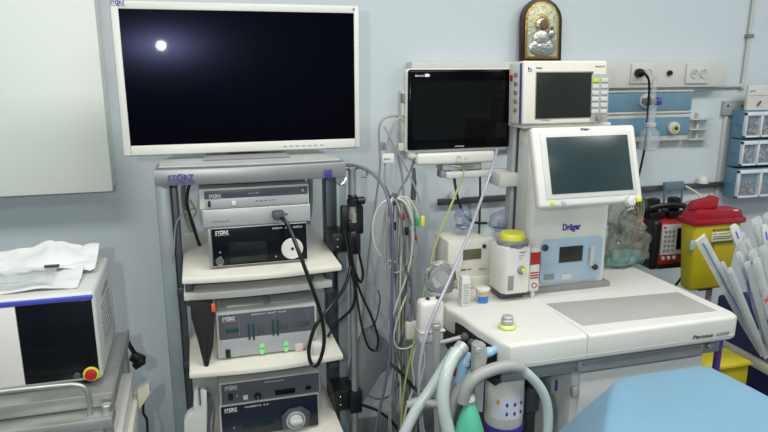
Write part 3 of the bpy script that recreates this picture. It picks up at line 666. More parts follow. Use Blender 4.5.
# left side: rail profile, absorber block
xa_, xb2 = P(511.5, 180, 1.812).x, P(526, 180, 1.812).x
o = part('side_rail', B().box(xa_, xb2, 1.812, 1.85, ZT-.001, P(518, 122, 1.82).z, .003), lgrey, t)
part('rail_slot', B().box(xa_+.010, xa_+.018, 1.809, 1.813, ZT+.02, P(518, 126, 1.82).z, .001), dgrey, o)
part('top_shelf', B().box(xa_-.005, x1+.01, 1.745, 1.87, zctop-.0, zctop+.012, .004), white, t)
cut = [(a-.004, c-.003) for a, c in (outline[1], outline[2], outline[3])]
part('absorber_block', B().prism([(outline[0][0]+.004, 1.66)]+cut+[(xf0-.009, yfr+.036), (xf0+.02, yfr+.05), (xf0+.07, 1.60), (xf0+.03, 1.75), (outline[0][0]+.02, 1.76)], ZT-.13, ZT-.026, 'z', bev=.003), black, t)
b = B()
for u, v in ((463, 335), (470, 341), (481, 346), (490, 350)):
    q = P(u, v, 1.46); b.lathe([(.006, 0), (.009, -.004), (.009, -.016), (.006, -.018)], q, 'y', 14)
part('valve_port', b, dgrey, t)

# ventilator screen
Tw = P(635, 123, 1.6).x-P(530, 127, 1.6).x
BLp = Vector((P(540, 207, 1.53).x, 1.53, 1.2095)); TLz = 1.4215
ang = math.atan2(.07, TLz-1.2095); H = math.hypot(.07, TLz-1.2095); Wd = P(644, 200, 1.53).x-BLp.x
M = Matrix.Translation(BLp) @ Matrix.Rotation(-ang, 4, 'X')
t = thing('ventilator_display', 'white-framed ventilator touchscreen with teal-grey display on the column front', 'display', (BLp.x+Wd/2, 1.6, 1.3))
part('housing', B(M).box(0, Wd, 0, .03, 0, H, .010, seg=3).box(.05, Wd-.05, .025, .06, .04, H-.03, .01), white, t)
part('inner_frame', B(M).box(.022, Wd-.018, -.002, .002, .022, H-.018, .002), offw, t)
part('screen', B(M).box(.040, Wd-.032, -.004, -.0015, .036, H-.03, .0005), scr_teal, t)
part('logo', text_b('Dräger', Wd*.46, -.001, H-.014, .028, .007, M, bold=.03), logo_b, t)
part('key', B(M).box(.034, .045, -.004, 0, .006, .018, .002), limeb, t, 'lime green key')
part('key', B(M).box(.068, .078, -.004, 0, .007, .018, .002), panelblue, t, 'pale blue key')
part('key', B(M).box(Wd-.026, Wd-.010, -.006, 0, .000, .014, .002), bright_y, t, 'yellow key')
part('rotary_knob', B(M).lathe([(.014, 0), (.015, -.006), (.013, -.018), (.010, -.02)], (Wd-.052, 0, .002), 'y', 24), offw, t)
part('mount', B().box(x0+.05, x1-.04, BLp.y+.085, 1.70, 1.27, 1.36, .006), offw, t)

# upper vital signs monitor
Yt, Yb = 1.75, 1.73; zB = zctop+.013
x0m, x1m = P(524, 62, 1.74).x, P(608, 62, 1.74).x; zT = P(565, 60.5, 1.75).z
M = Matrix.Translation((x0m, Yb-.0, zB)) @ Matrix.Rotation(-math.atan2(.012, zT-zB), 4, 'X'); Hm = zT-zB; Wm = x1m-x0m
t = thing('vital_signs_monitor', 'boxy off-white monitor with keypad, standing on top of the ventilator column', 'monitor', (x0m+Wm/2, 1.8, zB))
part('housing', B(M).box(0, Wm, .012, .095, 0.001, Hm, .008, seg=3), warmw, t)
part('front_bezel', B(M).box(0, Wm, 0, .014, 0.001, Hm, .006, seg=3), warmw, t)
part('purple_edge', B(M).box(-.002, .003, .011, .02, .004, Hm-.006, .001), logo_b, t)
def loc(u, v): q = P(u, v, 1.737); return q.x-x0m, q.z-zB
lx0, lz1 = loc(537, 72.5); lx1, lz0 = loc(590, 117)
part('screen', B(M).box(lx0, lx1, -.001, .001, lz0, lz1, .0005), scr_olive, t)
part('screen_rim', B(M).box(lx0-.003, lx1+.003, -.0006, .001, lz0-.003, lz1+.003, .0005), mgrey, t)
kx0, kz1 = loc(592, 74); kx1, kz0 = loc(606, 121)
part('keypad', B(M).box(kx0, kx1, -.001, .001, kz0, kz1, .0005), tray_g, t)
for r in range(6):
    for c in range(2):
        xx = kx0+.003+c*(kx1-kx0)*.5; zz_ = kz1-.006-(r+1)*(kz1-kz0-.03)/6.0
        part('key', B(M).box(xx, xx+(kx1-kx0)*.38, -.004, 0, zz_, zz_+.012, .0015), limeb if r == 0 and c == 0 else offw, t)
part('dial', B(M).lathe([(.012, 0), (.012, -.006), (.010, -.012), (.003, -.013)], ((kx0+kx1)/2-.002, 0, kz0+.012), 'y', 24), mgrey, t)
lx, lz = loc(529.5, 70); part('logo', B(M).ring((lx+.004, 0, lz), .0055, .002, .001).box(lx-.003, lx, -.001, 0, lz, lz+.009, 0), logo_b, t)
lx, lz = loc(537, 69); part('lettering', text_b('Infinity', lx, -.0005, lz, .018, .006, M), ink, t)
lx, lz = loc(596, 67); part('lettering', text_b('Gamma XL', lx, -.0005, lz, .033, .005, M), mgrey, t)
lx, lz = loc(540, 121); part('lettering', text_b('Dräger', lx, -.0005, lz, .03, .005, M), mgrey, t)
b = B(M)
for k in range(5): b.box(-.003, .002, .035, .055, Hm*(.2+.14*k), Hm*(.2+.14*k)+.012, .002)
part('side_ports', b, mgrey, t)
part('side_port_red', B(M).box(-.004, .002, .065, .08, Hm*.7, Hm*.8, .003), red, t)

# ------------------------------------------------------------------ vaporizer and table-top things
q = P(512, 292, 1.66)
xv = q.x+.006; zv0 = P(512, 292, 1.66).z; zv1 = P(510, 246, 1.66).z
wv = (P(527, 270, 1.65).x-P(498, 270, 1.65).x)/2
t = thing('vaporizer', 'white anaesthetic vaporizer with bright yellow top beside the column', 'vaporizer', (xv, 1.68, ZT))
part('body', B().prism([(xv-wv+.012, 1.64), (xv+wv-.012, 1.64), (xv+wv, 1.655), (xv+wv, 1.73), (xv-wv, 1.73), (xv-wv, 1.655)], zv0, zv1, 'z', bev=.006), white, t)
part('foot', B().box(xv-wv*.8, xv+wv*.8, 1.672, 1.74, ZT, zv0+.004, .004), dgrey, t)  # dark grey paints in the shadow beneath the vaporizer body
part('dial_ring', B().lathe([(wv*.8, 0), (wv*.97, .003), (wv*.97, .020), (wv*.86, .024)], (xv, 1.685, zv1-.008), 'z', 32), mgrey, t)
part('dial_scale', text_b('8 6 4 3 2 1 0', xv-wv*.6, 1.685-wv*.965, zv1+.0, wv*1.2, .008), ink, t)
part('yellow_cap', B().lathe([(wv*.82, 0), (wv*.83, .003), (wv*.80, .014), (wv*.72, .019), (wv*.3, .020)], (xv, 1.685, zv1+.015), 'z', 32), bright_y, t, 'bright yellow cap')
q = P(521, 270, 1.64); o = part('filler', B().lathe([(.012, 0), (.013, -.008), (.009, -.014)], (q.x, 1.645, q.z), 'y', 18), mgrey, t)
part('filler_cap', B().cyl((q.x+.001, 1.631, q.z+.002), .007, -.012, 'y', 14), bright_y, o)
r_ = R(508, 276, 513, 290, 1.64); part('sight_glass', B().box(r_[0], r_[1], 1.636, 1.641, r_[2], r_[3], .001), mgrey, t)
part('logo', text_b('Dräger', xv+.002, 1.6395, zv1-.018, .02, .004), logo_b, t)
b = B()
for k in range(3): b.box(xv+.0, xv+.018-.004*k, 1.6392, 1.641, zv1-.026-.006*k, zv1-.025-.006*k, 0)
part('small_lettering', b, mgrey, t)
# red and white sleeve
xq0, xq1 = P(528, 275, 1.665).x, P(538, 275, 1.665).x; za, zb = ZT+.001, P(532, 247, 1.665).z
t = thing('printed_tube', 'narrow white sleeve with red bands, upright between vaporizer and column', 'sleeve', ((xq0+xq1)/2, 1.665, ZT))
part('sleeve', B().box(xq0, xq1, 1.655, 1.672, za+.02, zb, .005), white, t)
part('red_band', B().box(xq0-.0005, xq1+.0005, 1.6543, 1.6725, zb-.055, zb-.012, .004), red, t)
part('red_mark', B().ring(((xq0+xq1)/2, 1.6555, za+.04), .009, .0025, .0015), red, t)
b = B()
for k in range(3): b.box(xq0+.003, xq1-.004, 1.654, 1.656, zb-.08-.008*k, zb-.076-.008*k, 0)
part('lettering', b, red, t); part('plug_end', B().cyl(((xq0+xq1)/2, 1.664, ZT), .007, .022, 'z', 12), offw, t)
# grey cap on table
q = Z(507, 328, ZT); t = thing('tubing_connector', 'small ribbed grey cap with lime ring alone on the worktop', 'cap', q)
part('base_ring', B().lathe([(.020, 0), (.023, .003), (.023, .007), (.018, .012)], q, 'z', 28), mat('lime_clear', (200, 215, 120), .35), t)
part('cap', B().lathe([(.015, .010), (.017, .014), (.017, .024), (.0145, .027), (.0145, .033), (.012, .036)], q, 'z', 28), lgrey, t)
# cup
q = Z(482, 302, ZT); h = .046; r0 = .019
t = thing('sample_cup', 'small clear-lidded tub with blue and orange label on the worktop', 'cup', q)
part('cup', B().lathe([(r0*.85, 0), (r0*.9, .002), (r0*1.02, h*.85)], q, 'z', 28), offw, t)
part('lid', B().lathe([(r0*1.12, h*.83), (r0*1.14, h*.86), (r0*1.14, h*.98), (r0*1.05, h)], q, 'z', 28), white, t)
def arc_label(q, r, z0, z1, a0, a1, th=.0006, n=12):
    b = B(); return b.sheet(lambda i, j: Vector((q.x+r*math.cos(a0+(a1-a0)*i), q.y+r*math.sin(a0+(a1-a0)*i), q.z+z0+(z1-z0)*j)), n, 1, th)
part('label', arc_label(q, r0*.99, .004, .022, -PI*.85, -PI*.3), navyink, t, 'blue label')
part('label', arc_label(q, r0*1.02, .024, .034, -PI*.8, -PI*.2), mat('ochre_print', (190, 160, 110), .5), t, 'ochre label')
# ribbed white box
q = Z(465, 306, ZT)
t = thing('dispenser_box', 'narrow white ribbed box standing beside the small labelled tub', 'box', q)
b = B().box(q.x-.014, q.x+.012, q.y-.008, q.y+.02, ZT, P(465, 276, q.y).z, .003)
part('box', b, white, t); b = B()
for k in range(8): b.box(q.x-.010, q.x+.008, q.y-.0095, q.y-.007, ZT+.01+k*.008, ZT+.014+k*.008, .001)
part('ribs', b, lgrey, t)
# gas module device
r_ = R(448, 240, 495, 268, 1.80); 
t = thing('gas_module', 'white gas analyser box with small olive display behind the worktop items', 'medical device', ((r_[0]+r_[1])/2, 1.85, ZT))
part('case', B().box(r_[0], r_[1], 1.80, 1.92, ZT+.001, r_[3], .008), warmw, t)
r2 = R(463, 249, 481, 259, 1.80); part('display', B().box(r2[0], r2[1], 1.797, 1.801, r2[2], r2[3], .001), mat('lcd_olive', (96, 98, 76), .3), t)
q = P(484, 246, 1.80); part('dial', B().cyl((q.x, 1.801, q.z), .007, -.006, 'y', 16), ink, t)
part('lettering', text_b('3000 +0.5', P(461, 268, 1.8).x, 1.7995, P(461, 271, 1.8).z, .035, .006), ink, t)
part('lettering', text_b('ISO 5', P(479, 266, 1.8).x, 1.7995, P(479, 270, 1.8).z, .022, .005), mgrey, t)
part('lower_tray', B().box(r_[0]+.03, r_[1]-.005, 1.785, 1.80, ZT+.001, P(470, 277, 1.79).z, .004), warmw, t)
# clear masks
for (u, v, r, lab, seed) in ((504, 220, (.050, .035, .034), 'clear bluish face mask lying behind the yellow-topped vaporizer', 1), (463, 218, (.026, .03, .036), 'crumpled bluish clear mask hung under the patient monitor', 5)):
    q = P(u, v, 1.86); zb = q.z
    t = thing('face_mask', lab, 'mask', (q.x, q.y, zb-r[2]), 'clear face masks')
    part('shell', B().ball(q, r, amp=.25, fr=1.8, seed=seed), clearb, t)
    part('rim', B().lathe([(r[0]*.85, -.004), (r[0]*.98, 0), (r[0]*.85, .005), (r[0]*.7, .0)], (q.x, q.y, q.z-r[2]*.75), 'z', 26), mat('mask_rim', (150, 150, 190), .25, alpha=.6), t)
    part('neck', B().cyl((q.x-r[0]*.8, q.y-r[1]*.5, q.z-.012), .013, .02, 'z', 16), clearp, t)
t = thing('clear_bowl', 'clear plastic dome standing on the gas analyser box', 'dome', P(490, 232, 1.84)); 
part('dome', B().lathe([(.026, 0), (.026, .014), (.02, .026), (.008, .032)], P(488, 236, 1.84), 'z', 24), clearp, t)
# coiled tubing in a bag
t = thing('tubing_bag', 'clear bag of coiled grey tubing hanging left of the gas analyser', 'bag', P(443, 300, 1.68))
q = P(440, 279, 1.69); b = B(); pts = []
for k in range(70):
    a = k*.42; rr = .036+.008*math.sin(k*.9); pts.append((q.x+rr*math.cos(a), q.y+.012*math.sin(k*.7), q.z+rr*1.15*math.sin(a)))
part('coiled_tube', b.tube(pts, .0042, 7, smooth=False), dgc, t)
part('bag', B().ball((q.x, q.y, q.z-.002), (.05, .024, .06), amp=.18, fr=2.5, seed=2), clear, t)

# white handled suction unit left
q0 = P(433, 322, 1.55)
t = thing('flow_sensor_block', 'white plastic handpiece block with two black ports left of the worktop', 'medical device', P(433, 345, 1.55))
r_ = R(421, 302, 445, 345, 1.55)
part('body', B().box(r_[0], r_[1], 1.55, 1.60, r_[2], r_[3], .014, seg=3), white, t)
for u in (428, 438): q = P(u, 303, 1.57); part('port', B().cyl((q.x, 1.572, r_[3]-.003), .006, .008, 'z', 14), black, t)
part('waist_ring', B().box(r_[0]-.002, r_[1]+.002, 1.548, 1.602, r_[2]+.035, r_[2]+.041, .002), offw, t)
t = thing('support_arm', 'grey vertical tube arm with side branch beneath the white handpiece block', 'arm', P(437, 375, 1.5))
part('arm', B().tube([P(436, 322, 1.52), P(436.5, 345, 1.52), P(437, 385, 1.52), P(438, 440, 1.52)], .0105, 12), hose_g, t)
part('branch', B().tube([P(437, 343, 1.52), P(447, 341, 1.52), P(462, 337, 1.52)], .0065, 10), hose_g, t)
part('joint', B().cyl(P(436, 328, 1.52), .013, .012, 'z', 16), lgrey, t)

# grey absorber lever
t = thing('bag_arm', 'grey moulded arm rising in front of the worktop corner, holding the green bag', 'arm', P(479, 410, 1.33))
pts = [P(*a, 1.35) for a in ((473, 345), (477, 341), (484, 343), (486, 352), (483, 372), (481, 410), (473, 410), (472, 372))]
part('arm', B().prism([(p.x, p.z) for p in pts], 1.335, 1.365, bev=.006), hose_g, t)
part('joint', B().cyl(P(478, 350, 1.332), .008, -.006, 'y', 14), lgrey, t)

# breathing hoses
def hose(pts, r, m_, lab, ends=True, ridge=.025):
    t = thing('breathing_hose', lab, 'hose', P(*pts[-1]), 'breathing hoses')
    part('hose', B().tube([P(*a) for a in pts], r, 14, ridge=ridge, step=.0042), m_, t)
    if ends: part('cuff', B().tube([P(*pts[0]), P(*pts[0]).lerp(P(*pts[1]), .45)], r*1.12, 14, smooth=False), hose_b if ends == 2 else lgrey, t)
    return t
hose([(463, 346, 1.40), (453, 358, 1.38), (446, 375, 1.36), (443, 396, 1.35), (446, 420, 1.34), (452, 445, 1.33)], .0165, hose_t, 'pale translucent hose bending down from the machine, next to the green bag')
hose([(456, 350, 1.46), (445, 366, 1.45), (430, 390, 1.44), (415, 412, 1.43), (401, 440, 1.42)], .0145, hose_t, 'leftmost pale hose slanting to the lower left')
hose([(474, 372, 1.40), (462, 385, 1.39), (452, 405, 1.38), (444, 445, 1.36)], .0135, hose_g, 'grey corrugated hose between the two pale hoses and the grey arm')
hose([(456, 402, 1.42), (436, 404, 1.42), (420, 401, 1.44), (408, 405, 1.45)], .011, hose_g, 'short grey hose passing across behind the slanting pale hoses', False)
hose([(463, 402, 1.33), (467, 388, 1.325), (478, 376, 1.32), (494, 369, 1.32), (510, 366, 1.325), (521, 368, 1.33)], .0155, hose_g, 'grey corrugated hose arching over the white canister', False)
hose([(517, 366, 1.33), (530, 376, 1.33), (541, 389, 1.33), (547, 405, 1.33), (548, 425, 1.33), (546, 445, 1.33)], .0125, hose_t, 'pale hose falling to the right of the white canister')
t = thing('hose_connector', 'pale blue connector stub slanting below the worktop corner', 'connector', P(462, 380, 1.40))
part('stub', B().tube([P(468, 352, 1.41), P(463, 366, 1.40), P(459, 385, 1.40)], .0125, 14, ridge=.03, step=.006), hose_b, t)
part('flange', B().tube([P(464, 362, 1.402), P(463.4, 365, 1.401)], .0155, 14, smooth=False), hose_b, t)
t = thing('hose_connector', 'pale blue connector stub pointing right beside the black valve ports', 'connector', P(488, 353, 1.40))
part('stub', B().tube([P(479, 356, 1.39), P(486, 354, 1.40), P(496, 349, 1.42)], .011, 14, ridge=.03, step=.006), hose_b, t)
part('flange', B().ball(P(489, 352, 1.405), .0135), hose_b, t)
t = part('filter_disc', B().tube([P(455, 372, 1.43), P(463, 374, 1.43)], .011, 16, smooth=False), mat('magenta_filter', (130, 30, 80), .4)); tag(t, 'small magenta connector showing between the hoses', 'connector')
# green bag
q = P(470, 400, 1.33)
t = thing('breathing_bag', 'green rubber breathing bag hanging from the grey arm at the bottom', 'breathing bag', (q.x, 1.33, q.z-.28))
part('bag', B().lathe([(.010, -.004), (.014, -.012), (.024, -.04), (.036, -.08), (.046, -.13), (.047, -.18), (.036, -.24), (.018, -.275), (.006, -.28)], q, 'z', 26), bagg, t)
part('neck', B().lathe([(.009, -.012), (.013, -.008), (.013, .006), (.010, .014)], q, 'z', 20), white, t)
part('collar_clip', B().lathe([(.0135, -.006), (.015, -.004), (.015, .001), (.0135, .003)], q, 'z', 20), steel, t)
# canister
q = P(506, 432, 1.45); zt_ = P(506, 374, 1.45).z; rc = (P(523.5, 400, 1.45).x-P(488.5, 400, 1.45).x)/2
zb_ = P(506, 424, 1.45).z
t = thing('absorber_canister', 'white cylindrical absorber canister with printed label and purple base', 'canister', (q.x, 1.47, zb_-.05))
cq = Vector((q.x, 1.47, 0))
part('cylinder', B().lathe([(rc*.96, zb_), (rc, zb_+.004), (rc*1.0, zt_-.008), (rc*.92, zt_)], cq, 'z', 36), warmw, t)
part('purple_base', B().lathe([(rc*.9, zb_-.02), (rc*1.04, zb_-.016), (rc*1.04, zb_), (rc*.95, zb_+.002)], cq, 'z', 36), logo_b, t)
part('handle_base', B().lathe([(rc*.5, zb_-.05), (rc*.9, zb_-.045), (rc*.9, zb_-.02)], cq, 'z', 30), dgrey, t)
part('label', arc_label(Vector((cq.x, cq.y, 0)), rc*1.005, P(506, 418, 1.43).z, P(506, 397, 1.43).z, -PI*.86, -PI*.16), mat('label_paper', (212, 214, 224), .5), t, 'white printed label')
b = B(); zl0, zl1 = P(506, 418, 1.43).z, P(506, 397, 1.43).z
for row in range(2):
    for c in range(3):
        a = -PI*(.60-.13*c)
        zc = zl0+(zl1-zl0)*(.28+.42*row)
        b.ball((cq.x+rc*1.01*math.cos(a), cq.y+rc*1.01*math.sin(a), zc), (.0042, .003, .006), sub=2)
part('pictograms', b, logo_b, t)
a = -PI*.74; part('pictogram', B().ball((cq.x+rc*1.01*math.cos(a), cq.y+rc*1.01*math.sin(a), zl1-.012), (.006, .003, .008), sub=2), mat('ochre_mark', (215, 160, 60), .5), t, 'ochre symbol')
part('top_mount', B().lathe([(rc*.8, zt_), (rc*.9, zt_+.004), (rc*.9, ZT-.14)], cq, 'z', 30), dgrey, t)
q = P(532, 390, 1.55); t = part('gas_scavenger', B().lathe([(.018, 0), (.022, .004), (.022, .07), (.016, .076)], (q.x+.005, 1.56, q.z-.07), 'z', 20), dgrey); tag(t, 'dark grey cylinder behind the right edge of the white canister', 'cylinder')

# ------------------------------------------------------------------ hanging cables centre
q = P(397, 199, 1.85)
t = thing('cable_hook', 'grey cable hanger knot gathering the sensor leads left of the monitor', 'hook', q)
part('knot', B().ball(P(394, 199, 1.85), (.016, .014, .018), amp=.3, fr=2, seed=3), dgrey, t)
part('rod', B().tube([P(394, 199, 1.86), P(408, 176, 1.88), P(415, 158, 1.88)], .004, 7), mgrey, t)
cabs = [
 ([(406, 117, 1.88), (394, 116, 1.86), (384, 119, 1.85), (379, 130, 1.85), (380, 165, 1.86), (376, 200, 1.88), (371, 235, 1.9), (366, 285, 1.92), (362, 330, 1.95)], greyc, .0035, 'long light grey cable bowing left from the monitor then down the wall'),
 ([(405, 115, 1.87), (395, 122, 1.85), (389, 138, 1.85), (386, 155, 1.85), (385, 180, 1.85), (391, 198, 1.85)], greyc, .003, 'grey cable passing behind the small white tag'),
 ([(384, 126, 1.85), (394, 145, 1.84), (405, 165, 1.84), (416, 190, 1.84), (420, 203, 1.84)], greyc, .003, 'grey cable running diagonally down under the monitor corner'),
 ([(398, 155, 1.85), (402, 175, 1.85), (404, 198, 1.85)], mgrey, .004, 'short mid-grey cable dropping left of the diagonal one'),
 ([(345, 165, 1.83), (356, 166, 1.83), (370, 172, 1.82), (383, 186, 1.80), (390, 208, 1.78), (393, 240, 1.77), (392, 290, 1.76), (391, 340, 1.75), (387, 375, 1.74), (380, 408, 1.73), (374, 440, 1.72)], purpt, .0048, 'violet tube from the trolley hook down the whole picture'),
 ([(497, 150, 1.80), (492, 168, 1.76), (480, 203, 1.70), (465, 243, 1.62), (447, 285, 1.54), (432, 318, 1.49), (422, 350, 1.47), (419, 385, 1.47), (421, 425, 1.47), (423, 445, 1.47)], lavw, .0045, 'milky lavender tube crossing from the monitor down past the handpiece'),
 ([(466, 160, 1.86), (461, 180, 1.85), (450, 208, 1.82), (437, 240, 1.79), (428, 275, 1.77), (420, 310, 1.75), (412, 350, 1.74), (404, 390, 1.73), (400, 440, 1.72)], ygc, .0036, 'yellow-green earth cable descending under the patient monitor'),
 ([(453, 164, 1.88), (456, 190, 1.87), (463, 212, 1.86), (474, 222, 1.86), (487, 223, 1.86)], blc, .0045, 'black cable curving under the monitor arm to the masks'),
 ([(480, 162, 1.88), (480, 200, 1.88), (479, 238, 1.86)], blc, .0035, 'straight black cable dropping under the monitor arm'),
]
# looping sensor leads
loops = [
 ([(394, 197, 1.85), (380, 205, 1.84), (373, 222, 1.84), (374, 243, 1.84), (383, 258, 1.84), (396, 262, 1.84)], whc, .003, 'cream sensor lead, leftmost loop of the hanging leads'),
 ([(396, 198, 1.84), (386, 210, 1.83), (383, 232, 1.83), (384, 256, 1.83), (393, 272, 1.83), (404, 268, 1.83), (410, 250, 1.83), (409, 225, 1.83), (400, 203, 1.83)], greyc, .003, 'grey lead in a closed loop below the hanger'),
 ([(397, 198, 1.83), (406, 204, 1.82), (412, 222, 1.82), (412, 250, 1.82), (407, 275, 1.82), (398, 300, 1.82), (392, 320, 1.82)], whc, .0035, 'cream lead bending right then crossing back left'),
 ([(398, 197, 1.84), (408, 198, 1.83), (415, 208, 1.83), (419, 220, 1.83)], whc, .0028, 'short cream lead ending at the yellow and green clips'),
 ([(396, 199, 1.84), (400, 215, 1.83), (401, 250, 1.83), (400, 300, 1.83), (399, 350, 1.82), (401, 400, 1.8), (399, 445, 1.78)], whc, .0032, 'cream lead falling straight down the middle of the leads'),
 ([(399, 199, 1.84), (406, 222, 1.83), (408, 260, 1.83), (409, 310, 1.82), (406, 352, 1.82), (409, 398, 1.8), (413, 445, 1.78)], greyc, .0032, 'grey lead falling right of the straight cream lead'),
 ([(393, 199, 1.84), (389, 225, 1.83), (388, 265, 1.83), (391, 310, 1.82), (393, 360, 1.82), (390, 400, 1.8), (392, 445, 1.8)], greyc, .003, 'grey lead falling beside the violet tube'),
 ([(401, 199, 1.83), (409, 214, 1.82), (414, 240, 1.82), (413, 290, 1.81), (410, 330, 1.81), (413, 378, 1.8), (408, 445, 1.78)], mgrey, .0035, 'mid-grey lead running down the right side of the leads'),
 ([(395, 200, 1.83), (404, 232, 1.81), (404, 262, 1.81), (411, 288, 1.81), (407, 325, 1.8), (398, 350, 1.8), (404, 385, 1.79), (396, 445, 1.78)], dgc, .003, 'dark grey lead weaving through the hanging leads'),
 ([(414, 200, 1.84), (416, 235, 1.85), (420, 250, 1.85), (416, 262, 1.85), (411, 248, 1.85), (415, 228, 1.85)], greyc, .0025, 'thin grey wire loop below the grey strain relief'),
 ([(409, 290, 1.8), (400, 312, 1.79), (394, 335, 1.79), (397, 347, 1.79), (408, 348, 1.78), (416, 340, 1.78), (418, 325, 1.78)], whc, .0028, 'cream lead curling round the white sensor box'),
 ([(416, 345, 1.79), (412, 362, 1.78), (414, 385, 1.78), (406, 410, 1.77), (399, 445, 1.77)], whc, .004, 'thick cream lead below the white sensor box'),
 ([(420, 340, 1.78), (425, 360, 1.77), (420, 392, 1.76), (426, 445, 1.75)], whc, .003, 'cream lead just left of the grey support arm'),
 ([(366, 395, 1.9), (380, 399, 1.88), (392, 394, 1.86), (400, 380, 1.84), (404, 365, 1.83)], dgc, .0035, 'dark grey lead curving right beneath the grey pouch'),
 ([(403, 300, 1.8), (404, 330, 1.79), (411, 355, 1.79), (409, 380, 1.79), (402, 412, 1.79), (405, 445, 1.79)], mat('olive_lead', (120, 124, 90), .45), .0032, 'olive lead in the middle of the lower leads'),
]
for grp, L in (('tubes and cables around the patient monitor', cabs), ('sensor leads hanging from the grey hanger', loops)):
    for pts, m_, r, lab in L:
        t = part('cable', B().tube([P(*a) for a in pts], r, 7), m_); tag(t, lab, 'cable', grp)
rl = random.Random(11)
for k in range(16):
    u = 390+rl.random()*22; pts = [(396+rl.uniform(-3, 5), 197, 1.85)]
    v = 205
    while v < 445:
        pts.append((u+rl.uniform(-4, 4)+(3 if v > 330 else 0), v, 1.845+rl.uniform(-.02, .02))); v += rl.uniform(28, 50)
    pts.append((u, 447, 1.84))
    t = part('cable', B().tube([P(*a) for a in pts], rl.choice((.0022, .0028, .0034)), 6), rl.choice((greyc, mgrey, dgc, whc)))
    tag(t, 'thin sensor lead among the tangled strands hanging straight below the grey hanger', 'cable', 'tangled strands below the grey hanger')
# strain relief, tag, connectors
t = part('strain_relief', B().tube([P(414, 168, 1.86), P(414, 182, 1.86), P(413, 200, 1.86)], .009, 10, smooth=False, taper=lambda k: .45+.9*k if k < .8 else .9), dgrey); tag(t, 'dark grey tapered strain relief hanging below the monitor corner', 'connector')
r_ = R(382.5, 153.5, 394, 163, 1.845); t = thing('cable_tag', 'small white printed tag wrapped on a cable left of the monitor', 'tag', (r_[0], 1.84, r_[2]))
part('tag', B().box(r_[0], r_[1], 1.842, 1.846, r_[2], r_[3], .002), white, t); part('lettering', text_b('SpO2 1', r_[0]+.004, 1.8418, r_[2]+.009, .02, .006), ink, t)
for u, v, w, h, m_, lab in ((417, 222, .005, .014, greenp, 'small green lead clip beside the yellow one'), (422.5, 221, .006, .016, bright_y, 'small yellow lead clip, rightmost on the hanging leads'), (394, 226, .006, .013, black, 'small black lead clip on the left of the leads'), (406.5, 231, .006, .013, black, 'small black lead clip in the middle of the leads'), (404, 217, .004, .010, red, 'small red lead clip near the hanger'), (416, 238, .003, .008, red, 'tiny red clip on the thin grey wire loop'), (400, 118, .008, .004, ygc, 'yellow-green sleeve on the cable left of the monitor')):
    q = P(u, v, 1.82 if v > 150 else 1.86); t = part('lead_clip', B().box(q.x-w, q.x+w, q.y-.006, q.y+.006, q.z-h, q.z+h, .003), m_); tag(t, lab, 'clip', 'coloured lead clips')
r_ = R(405, 321, 417, 338, 1.79); t = thing('sensor_box', 'small white sensor connector box hanging among the leads', 'connector', (r_[0], 1.79, r_[2]))
part('body', B().box(r_[0], r_[1], 1.775, 1.80, r_[2], r_[3], .006), white, t); part('boot', B().tube([P(410, 322, 1.787), P(409, 305, 1.79)], .005, 8, smooth=False), lav, t)
for u, v, lab in ((382, 146, 'small dark grey plug on the wall left of the tag'), (400, 147, 'small beige connector at the lower left monitor corner')):
    q = P(u, v, 1.88); t = part('connector', B().box(q.x-.008, q.x+.010, 1.87, 1.89, q.z-.012, q.z+.012, .003), mgrey if u < 390 else beige); tag(t, lab, 'connector')
for v, u, lab in ((380, 412, 'violet lower plug on the hanging leads'), (297, 409, 'violet upper plug on the hanging leads')):
    q = P(u, v, 1.785); t = part('lead_plug', B().tube([q, q+Vector((0, 0, .03))], .006, 8, smooth=False), lav); tag(t, lab, 'connector')

# ------------------------------------------------------------------ right side
# pouch with tubing behind column
q = P(626, 250, 1.86)
t = thing('wrapped_tubing_set', 'clear crinkled bag of tubing with teal wrap right of the column', 'bag', (q.x, 1.84, ZT))
def spine(i, j):
    return 0
film = mat('crinkled_film', (150, 158, 148), .12, alpha=.42, spec=1, bump=1, scale=30, rgb2=(84, 90, 80))
b = B(); b.ball((q.x-.015, 1.84, ZT+.09), (.08, .035, .092), amp=.5, fr=3.2, seed=4, sub=4); part('bag', b, film, t)
b = B(); b.ball((q.x-.045, 1.85, ZT+.19), (.05, .03, .07), amp=.5, fr=3.4, seed=9, sub=4); part('bag_top', b, film, t)
part('teal_wrap', B().ball((q.x-.02, 1.845, ZT+.034), (.075, .03, .032), amp=.3, fr=2, seed=2), teal_f, t)
b = B()
rnd = random.Random(3)
for k in range(7):
    pts = [(q.x-.06+rnd.random()*.08, 1.83+rnd.random()*.02, ZT+.05+rnd.random()*.02)]
    for j in range(5): pts.append((q.x-.08+j*.008+rnd.random()*.07, 1.82+rnd.random()*.03, ZT+.08+j*.035))
    b.tube(pts, .003, 6)
part('tubes', b, mat('olive_tubing', (118, 124, 104), .35), t)
b = B()
for k in range(3): b.tube([(q.x-.02+.012*k, 1.85, ZT+.17), (q.x+.0+.014*k, 1.845, ZT+.24), (q.x+.02+.01*k, 1.84, ZT+.21), (q.x+.015+.01*k, 1.84, ZT+.14)], .003, 6)
part('loop_tube', b, mat('olive_cord', (120, 122, 84), .4), t)
